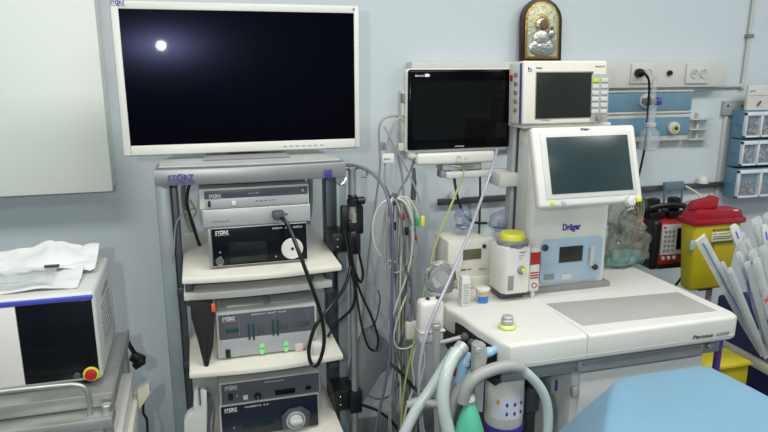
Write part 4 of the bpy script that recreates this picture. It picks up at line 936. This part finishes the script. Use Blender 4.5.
# defibrillator (rotated)
DQ = P(671, 268, 2.12)
M = Matrix.Translation((DQ.x-.005, 2.15, DQ.z)) @ Matrix.Rotation(math.radians(-2), 4, 'Z') @ Matrix.Diagonal((1.08, 1, 1.24, 1))
t = thing('defibrillator', 'red and black portable defibrillator with grey key panel hung on the rail', 'defibrillator', (DQ.x, 2.25, DQ.z))
part('body', B(M).box(-.085, .10, -.02, .18, .0, .155, .02, seg=3), red, t)
part('black_corner', B(M).box(-.089, -.05, -.035, .06, -.002, .165, .014, seg=3), black, t)
part('base_bumper', B(M).box(-.05, .10, -.026, .10, -.004, .012, .008), black, t)
part('side_face', B(M).prism([(.03, .015), (.17, .02), (.17, .16), (.03, .165)], -.100, -.084, 'x', bev=.006), red, t)
part('side_latch', B(M).box(-.108, -.098, .06, .13, .045, .075, .006), black, t)
part('key_panel', B(M).box(-.045, .095, -.026, -.018, .045, .148, .003), offw, t)
part('screen', B(M).box(.02, .085, -.029, -.024, .062, .135, .002), scr_mid, t)
b = B(M)
for r in range(5):
    for c in range(3): b.box(-.036+c*.017, -.026+c*.017, -.0295, -.025, .058+r*.016, .065+r*.016, .001)
part('keys', b, mgrey, t)
for k in range(3): part('round_button', B(M).cyl((-.03+k*.024, -.02, .034), .007, -.008, 'y', 14), offw, t)
part('energy_dial', B(M).cyl((.07, -.022, .045), .017, -.012, 'y', 20), dgrey, t)
part('logo', B(M).ball((-.036, -.026, .139), (.005, .002, .005), sub=2), red, t)
part('lettering', text_b('M Series', -.01, -.0215, .018, .045, .008, M), ink, t)
part('handle', B(M).tube([(-.08, .04, .155), (-.078, .03, .19), (-.06, .02, .2), (0, .015, .205), (.06, .02, .2), (.085, .03, .19), (.09, .04, .155)], .010, 10), black, t)
part('paddle', B(M).box(-.075, -.005, .02, .09, .157, .182, .008).box(-.06, -.02, .035, .075, .182, .225, .008), black, t)
part('paddle', B(M).box(.012, .082, .02, .09, .157, .182, .008).box(.03, .07, .035, .075, .182, .225, .008), black, t)
part('hanger', B(M).box(-.02, .02,   .17, .212, .15, .20, .003), dgrey, t)
part('coiled_lead', B(M).tube([(.07, .04, .2), (.09, .0, .22), (.11, -.01, .2), (.12, .0, .235), (.09, .05, .26)], .004, 8), whc, t)
t = part('cable', B().tube([P(686, 262, 2.3), P(684, 273, 2.3), P(676, 285, 2.3), P(667, 297, 2.3), P(655, 320, 2.3)], .005, 8), blc); tag(t, 'black cable hanging below the defibrillator', 'cable')
# navy trolley at right
xN = Z(735, 345, .80).x; xN = P(716, 300, 2.1).x
t = thing('supply_trolley', 'dark navy trolley with pale bumper rail at the right edge', 'trolley', (xN+.35, 1.8, 0))
xN = 1.86; dN = ray(714, 320); NYB = dN.y*xN/dN.x; print('NYB', NYB)
part('body', B().box(xN, xN+.6, 1.30, NYB, .12, .735, .012), navy, t)
yA = (lambda d: d.y*xN/d.x)(ray(736, 346)); zA = 1.6+(lambda d: d.z*xN/d.x)(ray(736, 346)); zA2 = 1.6+(lambda d: d.z*xN/d.x)(ray(768, 366))
part('bumper_rail', B().box(xN-.02, xN+.01, 1.32, NYB-.02, zA-.035, zA+.0, .006), beige, t)
for xx, yy in ((xN+.06, 1.38), (xN+.54, 1.38), (xN+.06, NYB-.08), (xN+.54, NYB-.08)): part('caster', B().cyl((xx-.015, yy, .05), .05, .03, 'x', 18, .006).box(xx-.01, xx+.01, yy-.01, yy+.01, .08, .13, .002), dgrey, t)
print('navy rail', yA, zA, zA2)
# sharps container
Y = 1.98
xl, xr = P(696, 220, Y).x, P(744, 216, Y).x; zt_, zb_ = P(714, 222, Y).z, P(709, 291, Y).z
t = thing('sharps_container', 'yellow sharps container with red lid beside the defibrillator', 'sharps container', ((xl+xr)/2, Y+.07, zb_)); 
b = B(); D = .085; k = .022
vs = [b.bm.verts.new(c) for c in ((xl+k, Y+.012, zb_), (xr-k, Y+.012, zb_), (xr-k, Y+D-.01, zb_), (xl+k, Y+D-.01, zb_), (xl, Y, zt_), (xr, Y, zt_), (xr, Y+D, zt_), (xl, Y+D, zt_))]
for f in ((0, 1, 2, 3), (4, 5, 6, 7), (0, 1, 5, 4), (1, 2, 6, 5), (2, 3, 7, 6), (3, 0, 4, 7)): b.bm.faces.new([vs[i] for i in f])
bmesh.ops.recalc_face_normals(b.bm, faces=b.bm.faces[:]); bmesh.ops.bevel(b.bm, geom=b.bm.edges[:], offset=.014, segments=3, affect='EDGES', profile=.5)
part('bin', b, sharps_y, t)
part('lid_rim', B().box(xl-.008, xr+.008, Y-.008, Y+D+.008, zt_-.012, zt_+.012, .006), sharps_red, t)
part('lid', B().prism([(xl-.002, zt_+.010), (xr+.002, zt_+.010), (xr-.012, zt_+.040), (xl+.03, zt_+.047), (xl+.012, zt_+.04)], Y+.002, Y+D-.002, bev=.006), sharps_red, t)
part('flap', B().prism([(xl+.01, zt_+.045), (xl+.125, zt_+.045), (xl+.128, zt_+.085), (xl+.112, zt_+.092), (xl+.1, zt_+.085), (xl+.035, zt_+.075), (xl+.015, zt_+.06)], Y+.03, Y+.075, bev=.006), sharps_red, t)
part('lid_sticker', B().box(xr-.05, xr-.028, Y+.0, Y+.012, zt_+.037, zt_+.0405, .001), paper, t)
sl = .012/(zt_-zb_)
r_ = R(712, 227, 735, 240, Y-.001)
M = Matrix.Translation((r_[0], Y+.001, r_[2])) @ Matrix.Rotation(math.atan(sl), 4, 'X')
lw = r_[1]-r_[0]
part('label', B(M).box(0, lw, -.0045, .0015, -.002, .034, .0005), mat('white_label', (222, 220, 190), .5), t)
part('label_lines', text_b('SHARPS', .004, -.0046, .025, lw*.8, .006, M).box(.004, lw*.9, -.0055, -.0045, .015, .018, 0).box(.004, lw*.8, -.0055, -.0045, .007, .010, 0), ink, t)
part('warning_text', text_b('DANGER', .0, -.004, .041, lw*1.15, .007, M, bold=.03), ink, t)
part('warning_text', text_b('BIOHAZARD', .004, -.004, -.013, lw*.95, .007, M, bold=.02).ring((.01, -.003, -.024), .007, .002, .0015), ink, t)
q = P(690, 245, Y+.004); part('side_sticker', B().box(q.x+.0, q.x+.022, Y+.0005, Y+.0045, q.z-.02, q.z+.018, .0008), panelblue, t)
part('mounting_plate', B().box((xl+xr)/2-.05, (xl+xr)/2+.05, Y+.02, Y+.07, .736, zb_+.003, .002) if zb_ > .74 else B().box((xl+xr)/2-.03, (xl+xr)/2+.03, Y+.03, Y+.075, zb_-.01, zb_+.002, .002), dgrey, t)
# holder post under the container
q = P(708, 300, 2.04); t = part('container_post', B().cyl((q.x, 2.04, 0), .012, zb_-.0105, 'z', 14), lgrey); tag(t, 'light grey post under the yellow sharps container', 'post')
# yellow waste box
r_ = R(700, 352, 753, 400, 1.62)
t = thing('waste_box', 'low yellow plastic waste box behind the purple tube', 'waste box', ((r_[0]+r_[1])/2, 1.7, 0))
r_ = (1.5, 1.79, .3, P(725, 368, 1.62).z)
wx0, wx1 = P(704, 372, 1.62).x, P(750, 372, 1.62).x
part('box', B().box(wx0, wx1, 1.62, 1.72, .0, r_[3], .016), sharps_y, t); part('lid', B().prism([(wx0-.008, r_[3]-.002), (wx1+.008, r_[3]-.002), (wx1-.01, r_[3]+.014), (wx0+.01, r_[3]+.014)], 1.61, 1.73, bev=.006), yellow, t)

# storage bins
Yb_ = 2.345; xb0 = P(742, 150, Yb_).x
t0 = thing('bin_backplate', 'white wall strip with screws above and behind the blue bins', 'bracket', (xb0, WY, 1.4))
r_ = R(726, 101, 749, 113, 2.42); part('plate', B().box(r_[0], r_[1]+.3, 2.428, WY, r_[2]-.01, r_[3], .002), lgrey, t0); part('upright', B().box(r_[0]+.018, r_[0]+.034, 2.436, WY, P(720, 197, 2.42).z, r_[2], .002), offw, t0)
b = B()
for u in (731, 745): q = P(u, 106, 2.41); b.cyl((q.x, 2.4285, q.z), .006, -.004, 'y', 12)
part('screws', b, railm, t0)
rows = [(111, 139, 15.5, 'top'), (140, 167, 15.5, 'middle'), (169, 199, 22, 'bottom')]
for vt, vb, wpx, nm in rows:
    za, zb = P(742, vt, Yb_).z, P(742, vb, Yb_).z; wb = P(742+wpx, 150, Yb_).x-xb0; n = 4 if wpx < 20 else 3
    t = thing('tilt_bin_unit', 'blue tilt-bin unit with clear fronts, %s row of the stack at right' % nm, 'storage bins', (xb0+wb*n/2, 2.39, zb), 'stacked blue bin units')
    part('body', B().box(xb0-.003, xb0+wb*n+.004, Yb_+.012, 2.425, zb, za-.001, .003), binblue, t)
    part('step', B().box(xb0-.008, xb0-.002, Yb_+.02, 2.40, (za+zb)/2-.002, (za+zb)/2+.002, .001), binblue, t)
    for k in range(n):
        xx = xb0+k*wb
        o = part('bin_frame', B().box(xx+.001, xx+.006, Yb_-.006, Yb_+.014, zb+.006, za-.006, .001).box(xx+wb-.006, xx+wb-.001, Yb_-.006, Yb_+.014, zb+.006, za-.006, .001).box(xx+.001, xx+wb-.001, Yb_-.008, Yb_+.014, za-.022, za-.006, .002).box(xx+.001, xx+wb-.001, Yb_-.006, Yb_+.014, zb+.006, zb+.014, .001), mat('bin_white', (226, 230, 232), .3), t)
        part('window', B().box(xx+.006, xx+wb-.006, Yb_-.004, Yb_-.002, zb+.014, za-.022, 0), mat('bin_clear', (200, 208, 212), .1, alpha=.12, spec=.5), o)
        if k < 2:
            b = B(); rr = random.Random(k*5+int(vt))
            for j in range(9):
                cx = xx+.016+rr.random()*(wb-.032); cz = zb+.02+rr.random()*(za-zb)*.5; 
                Mj = Matrix.Translation((cx, Yb_+.004+rr.random()*.003, cz)) @ Matrix.Rotation(rr.random()*3, 4, 'Y')
                b.box(-.010, .010, -.002, .002, -.006, .006, .001, M=Mj)
            s = part('packets', b, contents_m if nm != 'middle' else mat('grey_packets', (180, 182, 184), .4, rgb2=(110, 112, 118), scale=60))
            tag(s, 'small packets filling the %s bin of the %s blue row' % (('first', 'second')[k], nm), 'packets', kind='stuff')
r_ = R(747, 85, 790, 110, 2.36)
t = thing('notice_card', 'white printed card standing on the blue bins', 'card', (r_[0], 2.32, r_[2]))
zc_ = P(742, 111, Yb_).z
part('card', B().box(r_[0]+.004, r_[1], 2.36, 2.375, zc_, r_[3], .002), white, t)
part('lettering', text_b('NOTA', r_[0]+.014, 2.3595, r_[3]-.03, .03, .008).box(r_[0]+.012, r_[0]+.11, 2.359, 2.36, r_[3]-.047, r_[3]-.045, 0), mgrey, t)
q = P(760, 104, 2.35); part('clip', B().tube([(q.x-.006, 2.356, q.z-.008), (q.x+.008, 2.354, q.z+.012)], .004, 6, smooth=False), railm, t)

# catheter / pouch bundle
bundle = [
 ((700, 238), (762, 352), 1.66, .020, 'long clear pouch with blue stripe leaning furthest left of the bundle', 'b'),
 ((733, 226), (772, 330), 1.70, .016, 'white-tipped clear pouch standing tallest over the yellow container', 'w'),
 ((738, 252), (768, 345), 1.64, .012, 'narrow clear pouch in front of the white-tipped one', 't'),
 ((745, 240), (776, 340), 1.72, .018, 'clear pouch with teal tube behind the narrow pouch', 't'),
 ((752, 250), (776, 350), 1.68, .018, 'clear pouch with orange print, left of the printed ones', 'o'),
 ((762, 246), (782, 350), 1.69, .018, 'clear pouch with orange print at the picture edge', 'o'),
 ((755, 218), (784, 310), 1.76, .022, 'wide milky pouch standing at the back of the bundle', 'm'),
 ((768, 212), (790, 310), 1.78, .024, 'wide milky pouch at the back beside the picture edge', 'm'),
 ((747, 262), (773, 356), 1.62, .012, 'slim clear pouch with teal tube, lowest front one of the bundle', 't'),
 ((756, 258), (780, 352), 1.61, .014, 'clear pouch with orange print in front of the others', 'o'),
 ((722, 262), (762, 356), 1.63, .008, 'thin short clear pouch beside the blue-striped one', 't'),
 ((764, 226), (781, 330), 1.71, .013, 'white-tipped pouch behind the printed ones near the picture edge', 'w'),
 ((741, 233), (770, 338), 1.735, .014, 'clear pouch standing just behind the tallest white-tipped one', 't'),
 ((729, 268), (766, 358), 1.60, .010, 'short slim pouch with white tube left of the front ones', 't'),
]
for (ua, va), (ub, vb), Y, hw, lab, kd in bundle:
    a, c = P(ua, va, Y), P(ub, vb, Y-.02); d = (a-c); L = d.length; zx = d.normalized(); yx = Vector((0, -1, 0)); xx_ = zx.cross(yx).normalized()*-1; yy = zx.cross(xx_).normalized()
    M = Matrix.Translation(c) @ Matrix((xx_, yy, zx)).transposed().to_4x4()
    t = thing('catheter_pouch', lab, 'pouch', c, 'catheter pouches in the bundle')
    part('pouch', B(M).prism([(-hw*.7, 0), (hw*.7, 0), (hw, L*.3), (hw, L-.008), (hw*.7, L), (-hw*.7, L), (-hw, L-.008), (-hw, L*.3)], -.003, .003, bev=.001), pouch, t)
    if kd == 'b': part('blue_stripe', B(M).box(-.002, .004, -.0045, .0045, .02, L-.02, .001), mat('steel_blue', (96, 126, 160), .4), t); part('pouch_tip', B(M).box(-hw*1.02, hw*1.02, -.0035, .0035, L-.006, L+.002, .001), white, t)
    if kd == 'w': part('header', B(M).prism([(-hw*1.05, L-.07), (hw*1.05, L-.07), (hw*1.05, L-.01), (hw*.6, L+.004), (-hw*.6, L+.004), (-hw*1.05, L-.01)], -.004, .004, bev=.001), white, t); part('blue_mark', B(M).box(-.003, .003, -.005, .005, L-.05, L-.02, .001), navyink, t)
    part('inner_tube', B(M).tube([(hw*.5, 0, .01), (hw*.35, 0, L*.5), (hw*.5, 0, L-.02)], .0022, 6), dgc, t)
    part('inner_tube', B(M).tube([(-hw*.55, 0, .01), (-hw*.4, 0, L*.5), (-hw*.5, 0, L-.03)], .002, 6), greyc, t)
    if kd in 'to': part('tube', B(M).tube([(-.003, 0, .01), (.003, 0, L*.5), (-.002, 0, L-.015)], .0028, 7), mat('teal_tube', (90, 130, 130), .4) if kd == 't' else white, t)
    if kd == 'o':
        part('lettering', text_b('wh', -hw*.8, 0, L*.62, hw*1.6, .022, M @ Matrix.Translation((0, -.0035, 0)), bold=.03), orange, t)
        part('lettering', text_b('wh', -hw*.8, 0, L*.55, hw*1.6, .022, M @ Matrix.Rotation(PI, 4, 'Z') @ Matrix.Translation((0, -.0035, 0)), bold=.03), orange, t)
    if kd == 'm': part('fold', B(M).box(-hw*.9, hw*.9, -.005, .005, L*.55, L*.9, .003), pouch, t)
t = part('cable', B().tube([P(752, 262, 1.62), P(748, 275, 1.62), P(750, 300, 1.62), P(757, 330, 1.62)], .002, 6), mat('blue_wire', (40, 60, 150), .4)); tag(t, 'thin blue cord arching over the pouch bundle', 'cord')
t = thing('bundle_bin', 'clear tapered sleeve holding the pouch bundle at the right edge', 'holder', P(775, 380, 1.6))
pa, pb = P(772, 332, 1.63), P(796, 440, 1.60)
part('sleeve', B().tube([pa, pb], .045, 20, smooth=False), clearp, t); part('band', B().tube([P(774, 346, 1.628), P(775.2, 351, 1.627)], .047, 20, smooth=False), white, t)

# ------------------------------------------------------------------ left device and cart
YL = 1.60; k0 = P(96, 291, YL); xr_ = P(98, 330, YL).x; zt_ = k0.z; zb_ = P(50, 386, YL).z
t = thing('laser_console', 'grey bench device with dark panel, blue stripe and red stop button at left', 'medical device', (xr_-.2, 1.75, zb_))
part('case', B().box(xr_-.46, xr_, YL, YL+.30, zb_, zt_, .012, seg=3), offw, t)
pu = P(20, 340, YL).x
part('front_panel', B().box(pu, xr_-.007, YL-.004, YL+.002, zb_+.012, zt_-.02, .001), bglass, t)
part('white_panel', B().box(xr_-.45, pu-.001, YL-.004, YL+.002, zb_+.012, zt_-.02, .001), white, t)
part('blue_stripe', B().box(xr_-.455, xr_-.004, YL-.006, YL+.003, zt_-.018, zt_-.008, .002), bluestripe, t)
q = P(91.5, 373, YL); o = part('stop_button', B().lathe([(.0135, -.004), (.0135, -.014), (.011, -.018), (.003, -.019)], (q.x, YL, q.z), 'y', 24), red, t, 'red emergency stop button')
part('yellow_collar', B().lathe([(.0185, -.003), (.0185, -.006), (.012, -.007)], (q.x, YL, q.z), 'y', 28), bright_y, o)
q = P(77.5, 374.5, YL); part('key_switch', B().lathe([(.008, -.004), (.008, -.008), (.005, -.009)], (q.x, YL, q.z), 'y', 20), dgrey, t)
part('side_handle', B().box(xr_-.002, xr_+.004, YL+.10, YL+.20, zt_-.05, zt_-.035, .003), mgrey, t)
b = B()
for i in range(9):
    for j in range(8): b.box(xr_-.001, xr_+.0008, YL+.08+i*.018, YL+.085+i*.018, zt_-.075-j*.014, zt_-.069-j*.014, 0)
part('vent_holes', b, dgrey, t)
for xx in (xr_-.4, xr_-.04):
    for yy in (YL+.03, YL+.26): part('foot', B().cyl((xx, yy, zb_-.012), .014, .013, 'z', 14), black, t)
# papers
for k, (xa2, xb3, ya, yb_, lab, am) in enumerate(((xr_-.44, xr_-.04, YL+.03, YL+.17, 'crumpled white wrapper with printed line lying on the striped device', .012), (xr_-.30, xr_-.015, YL+.14, YL+.27, 'white folded wrapper lying at the back of the striped device', .028))):
    t = thing('paper_wrapper', lab, 'wrapper', ((xa2+xb3)/2, (ya+yb_)/2, zt_), 'wrappers on the striped device')
    part('sheet', B().sheet(crumple(xa2, xb3, ya, yb_, zt_+.002+.008*k, am, 3+k*11, slope=.012+.02*k), 26, 12, .0012), paper, t)
    if k == 0:
        part('film', B().sheet(crumple(xa2+.02, xb3-.06, ya+.01, yb_-.03, zt_+.013, .012, 31, slope=.012), 20, 10, .0005), clear, t)
        qx = P(5, 279, YL+.06).x
        part('printed_line', B().sheet(lambda i, j: Vector((xr_-.34+.17*i, YL+.065+.004*j, crumple(xa2, xb3, ya, yb_, zt_+.002, am, 3, slope=.012)((xr_-.34+.17*i-xa2)/(xb3-xa2), (YL+.065+.004*j-ya)/(yb_-ya)).z+.010)), 14, 1, .0004), mat('violet_print', (120, 120, 180), .6), t)
        part('dark_tab', B().box(xb3-.09, xb3-.055, yb_-.04, yb_-.03, zt_+.028, zt_+.034, .002), ink, t)
# steel cart under it
zc_ = zb_-.013
t = thing('steel_cart', 'stainless steel cart with rounded handle rail under the striped device', 'cart', (xr_-.2, 1.75, 0))
part('tray', B().box(xr_-.52, xr_+.026, YL-.05, YL+.33, zc_-.012, zc_, .004), steel, t)
part('rim', B().box(xr_-.52, xr_+.028, YL-.056, YL-.05, zc_-.03, zc_+.004, .002).box(xr_+.023, xr_+.029, YL-.056, YL+.335, zc_-.03, zc_+.004, .002), steel, t)
q1, q2, q3 = P(0, 394, YL-.09), P(78, 385, YL-.09), P(92, 412, YL-.09)
part('handle_rail', B().tube([P(-60, 400, YL-.09), P(0, 392, YL-.09), P(60, 385.5, YL-.09), P(78, 385, YL-.09), P(86, 390, YL-.09), P(89, 402, YL-.088), P(90, 415, YL-.085)], .006, 10), steel, t)
zlow = P(60, 414, YL-.06).z
part('lower_frame', B().box(xr_-.52, xr_+.028, YL-.11, YL-.045, zlow-.028, zlow, .004), steel, t)
part('drawer_front', B().box(xr_-.50, xr_-.01, YL-.04, YL-.03, zlow-.12, zlow-.035, .004), offw, t)
for xx in (xr_+.012, xr_-.5):
    for yy in (YL-.075, YL+.31): part('leg', B().cyl((xx, yy, .1), .012, zc_-.115, 'z', 14), steel, t); part('caster', B().cyl((xx-.012, yy, .045), .045, .024, 'x', 18, .006).box(xx-.008, xx+.008, yy-.008, yy+.008, .07, .102, .002), black, t)
# white narrow cart behind
zw = P(127, 372, 1.9).z; xw0 = P(121, 372, 1.9).x; xw1 = P(133, 372, 1.9).x
t = thing('white_side_cart', 'narrow white cabinet between the steel cart and the video trolley', 'cabinet', ((xw0+xw1)/2, 1.8, 0))
part('body', B().box(xw0, xw1, 1.50, 1.89, .02, zw-.02, .005), white, t); part('top', B().box(xw0-.001, xw1+.001, 1.49, 1.90, zw-.02, zw-.002, .004), white, t)
part('side_strip', B().box(xw1, xw1+.014, 1.52, 1.88, zw-.12, zw-.055, .003), warmw, t)
r_ = R(134, 378, 146, 404, 1.86); t = thing('wall_clip_board', 'beige hooked plate with dark cords right of the white side cabinet', 'plate', (r_[0], 1.87, r_[2]))
part('plate', B().prism([(xw1+.015, r_[3]-.02), (xw1+.05, r_[3]), (xw1+.05, r_[3]-.035), (xw1+.03, r_[2]+.02), (xw1+.015, r_[2])], 1.82, 1.85, bev=.003), beige, t)
part('cord', B().tube([(xw1+.03, 1.83, r_[2]+.03), (xw1+.026, 1.825, r_[2]-.01), (xw1+.034, 1.825, r_[2]-.04), (xw1+.028, 1.83, r_[2]-.12)], .004, 7), blc, t)
q = P(137, 358, 1.98); t = thing('power_connector', 'black moulded plugs hanging behind the striped device corner', 'plug', q)
part('plug', B(Matrix.Translation(q) @ Matrix.Rotation(.6, 4, 'Y')).box(-.02, .024, -.015, .015, -.014, .014, .005), black, t)
part('plug', B(Matrix.Translation(P(139, 363, 1.97)) @ Matrix.Rotation(-.5, 4, 'Y')).box(-.018, .018, -.013, .013, -.011, .011, .004), black, t)
part('cord', B().tube([P(136, 356, 1.98), P(130, 346, 1.97), P(126, 340, 1.95), P(123, 350, 1.93), P(124, 372, 1.93)], .007, 8), blc, t)

# ------------------------------------------------------------------ draped table
ZD = .864
top = [Z(*a, ZD) for a in ((612, 377), (655, 370), (697, 364), (706, 364), (768, 402), (900, 478))]
def drape():
    b = B(); bm = b.bm
    A = [Vector((p.x, p.y)) for p in top]
    # boundary: from right far end round to left near end, hanging skirt outwards and down
    near = Z(599, 450, ZD)
    left = [Vector((near.x, near.y))]
    bd = [Vector((near.x+.05, near.y-.45))]+left+A
    dense = []
    for i in range(len(bd)-1):
        for j in range(8): dense.append(bd[i].lerp(bd[i+1], j/8))
    dense.append(bd[-1]); dense = dense
    for _ in range(3): dense = [dense[0]]+[(dense[i-1]+dense[i]*2+dense[i+1])/4 for i in range(1, len(dense)-1)]+[dense[-1]]
    cen = Vector((A[3].x+.05, A[3].y-.75)); rows = []
    prof = [(0, 0), (.3, 0), (.6, .001), (.85, .001), (.95, .0), (.985, -.001), (.996, -.005)]
    n = len(dense)
    for k, (s, dz) in enumerate(prof):
        rows.append([bm.verts.new((cen.x+(p.x-cen.x)*s, cen.y+(p.y-cen.y)*s, ZD+dz+(.012*(1-s)*noise.noise(Vector((p.x*5*s, p.y*5*s, k*.2)))))) for p in dense] if s > 0 else None)
    for k in range(8):
        row = []
        for i, p in enumerate(dense):
            tdir = (dense[min(i+1, n-1)]-dense[max(i-1, 0)]).normalized(); nr = Vector((-tdir.y, tdir.x))
            dd = (.004+.050*k*(1+.08*math.sin(i*.45))) if k else .003
            row.append(bm.verts.new((p.x+nr.x*dd, p.y+nr.y*dd, ZD-.012-k*.075)))
        rows.append(row)
    c = bm.verts.new((cen.x, cen.y, ZD))
    for i in range(n-1): bm.faces.new((c, rows[1][i], rows[1][i+1]))
    for a_, b_ in zip(rows[1:], rows[2:]):
        for i in range(n-1): bm.faces.new((a_[i], a_[i+1], b_[i+1], b_[i]))
    bmesh.ops.recalc_face_normals(bm, faces=bm.faces[:]); bmesh.ops.solidify(bm, geom=bm.faces[:], thickness=.003)
    return b
t = part('surgical_drape', drape(), drape_m); tag(t, 'light blue surgical drape spread over the table at the lower right', 'drape')
cx, cy = top[3].x+.05, top[3].y-.5
t = thing('operating_table', 'operating table hidden beneath the light blue drape', 'table', (cx, cy, 0))
cen = Vector((top[3].x+.05, top[3].y-.75, 0)); nr_ = Z(599, 450, ZD)
tp = [cen+(Vector((p.x, p.y, 0))-cen)*.84 for p in [nr_+Vector((.05, -.45, 0)), nr_]+list(top)]
part('table_top', B().prism([(p.x, p.y) for p in tp], ZD-.085, ZD-.012, 'z', bev=.004), mgrey, t)
part('column', B().box(cx-.0, cx+.22, cy-.35, cy-.05, .0, ZD-.07, .01), mgrey, t)

# ------------------------------------------------------------------ lights
def area(name, loc, size, sy, power, rot=(0, 0, 0), col=(1, 1, 1)):
    L = bpy.data.lights.new(name, 'AREA'); L.shape = 'RECTANGLE'; L.size = size; L.size_y = sy; L.energy = power; L.color = col
    o = bpy.data.objects.new(name, L); C.objects.link(o); o.location = loc; o.rotation_euler = rot; return o
k = 0
for x, y in ((-.8, .7), (.8, .7), (2.4, .7), (.8, -1.2)):
    q = thing('ceiling_light', 'flush rectangular ceiling light panel number overhead', 'ceiling light', (x, y, CH), 'ceiling light panels')
    q['label'] = 'flush rectangular white light panel in the ceiling'
    part('frame', B().box(x-.62, x+.62, y-.32, y+.32, CH-.02, CH, .004), white, q)
    area('ceiling_lamp', (x, y, CH-.03), 1.15, .55, 26, col=(1, .985, .955))
# camera flash: the small bright source seen in the big screen
S = P(161, 45.5, 1.9)
L = bpy.data.lights.new('flash', 'AREA'); L.shape = 'DISK'; L.size = .04; L.energy = 8
o = bpy.data.objects.new('flash', L); C.objects.link(o); o.location = (2*S.x, -.02, 2*S.z-EYE)
d = Vector((.55, 1.9, 1.1))-o.location; o.rotation_euler = d.to_track_quat('-Z', 'Y').to_euler()
w = bpy.data.worlds.new('world'); bpy.context.scene.world = w; w.use_nodes = True
w.node_tree.nodes['Background'].inputs[0].default_value = (.6, .7, .75, 1); w.node_tree.nodes['Background'].inputs[1].default_value = .3
vs = bpy.context.scene.view_settings; vs.view_transform = 'Standard'; vs.look = 'None'; vs.gamma = 1; vs.use_curve_mapping = False; vs.exposure = 0.12
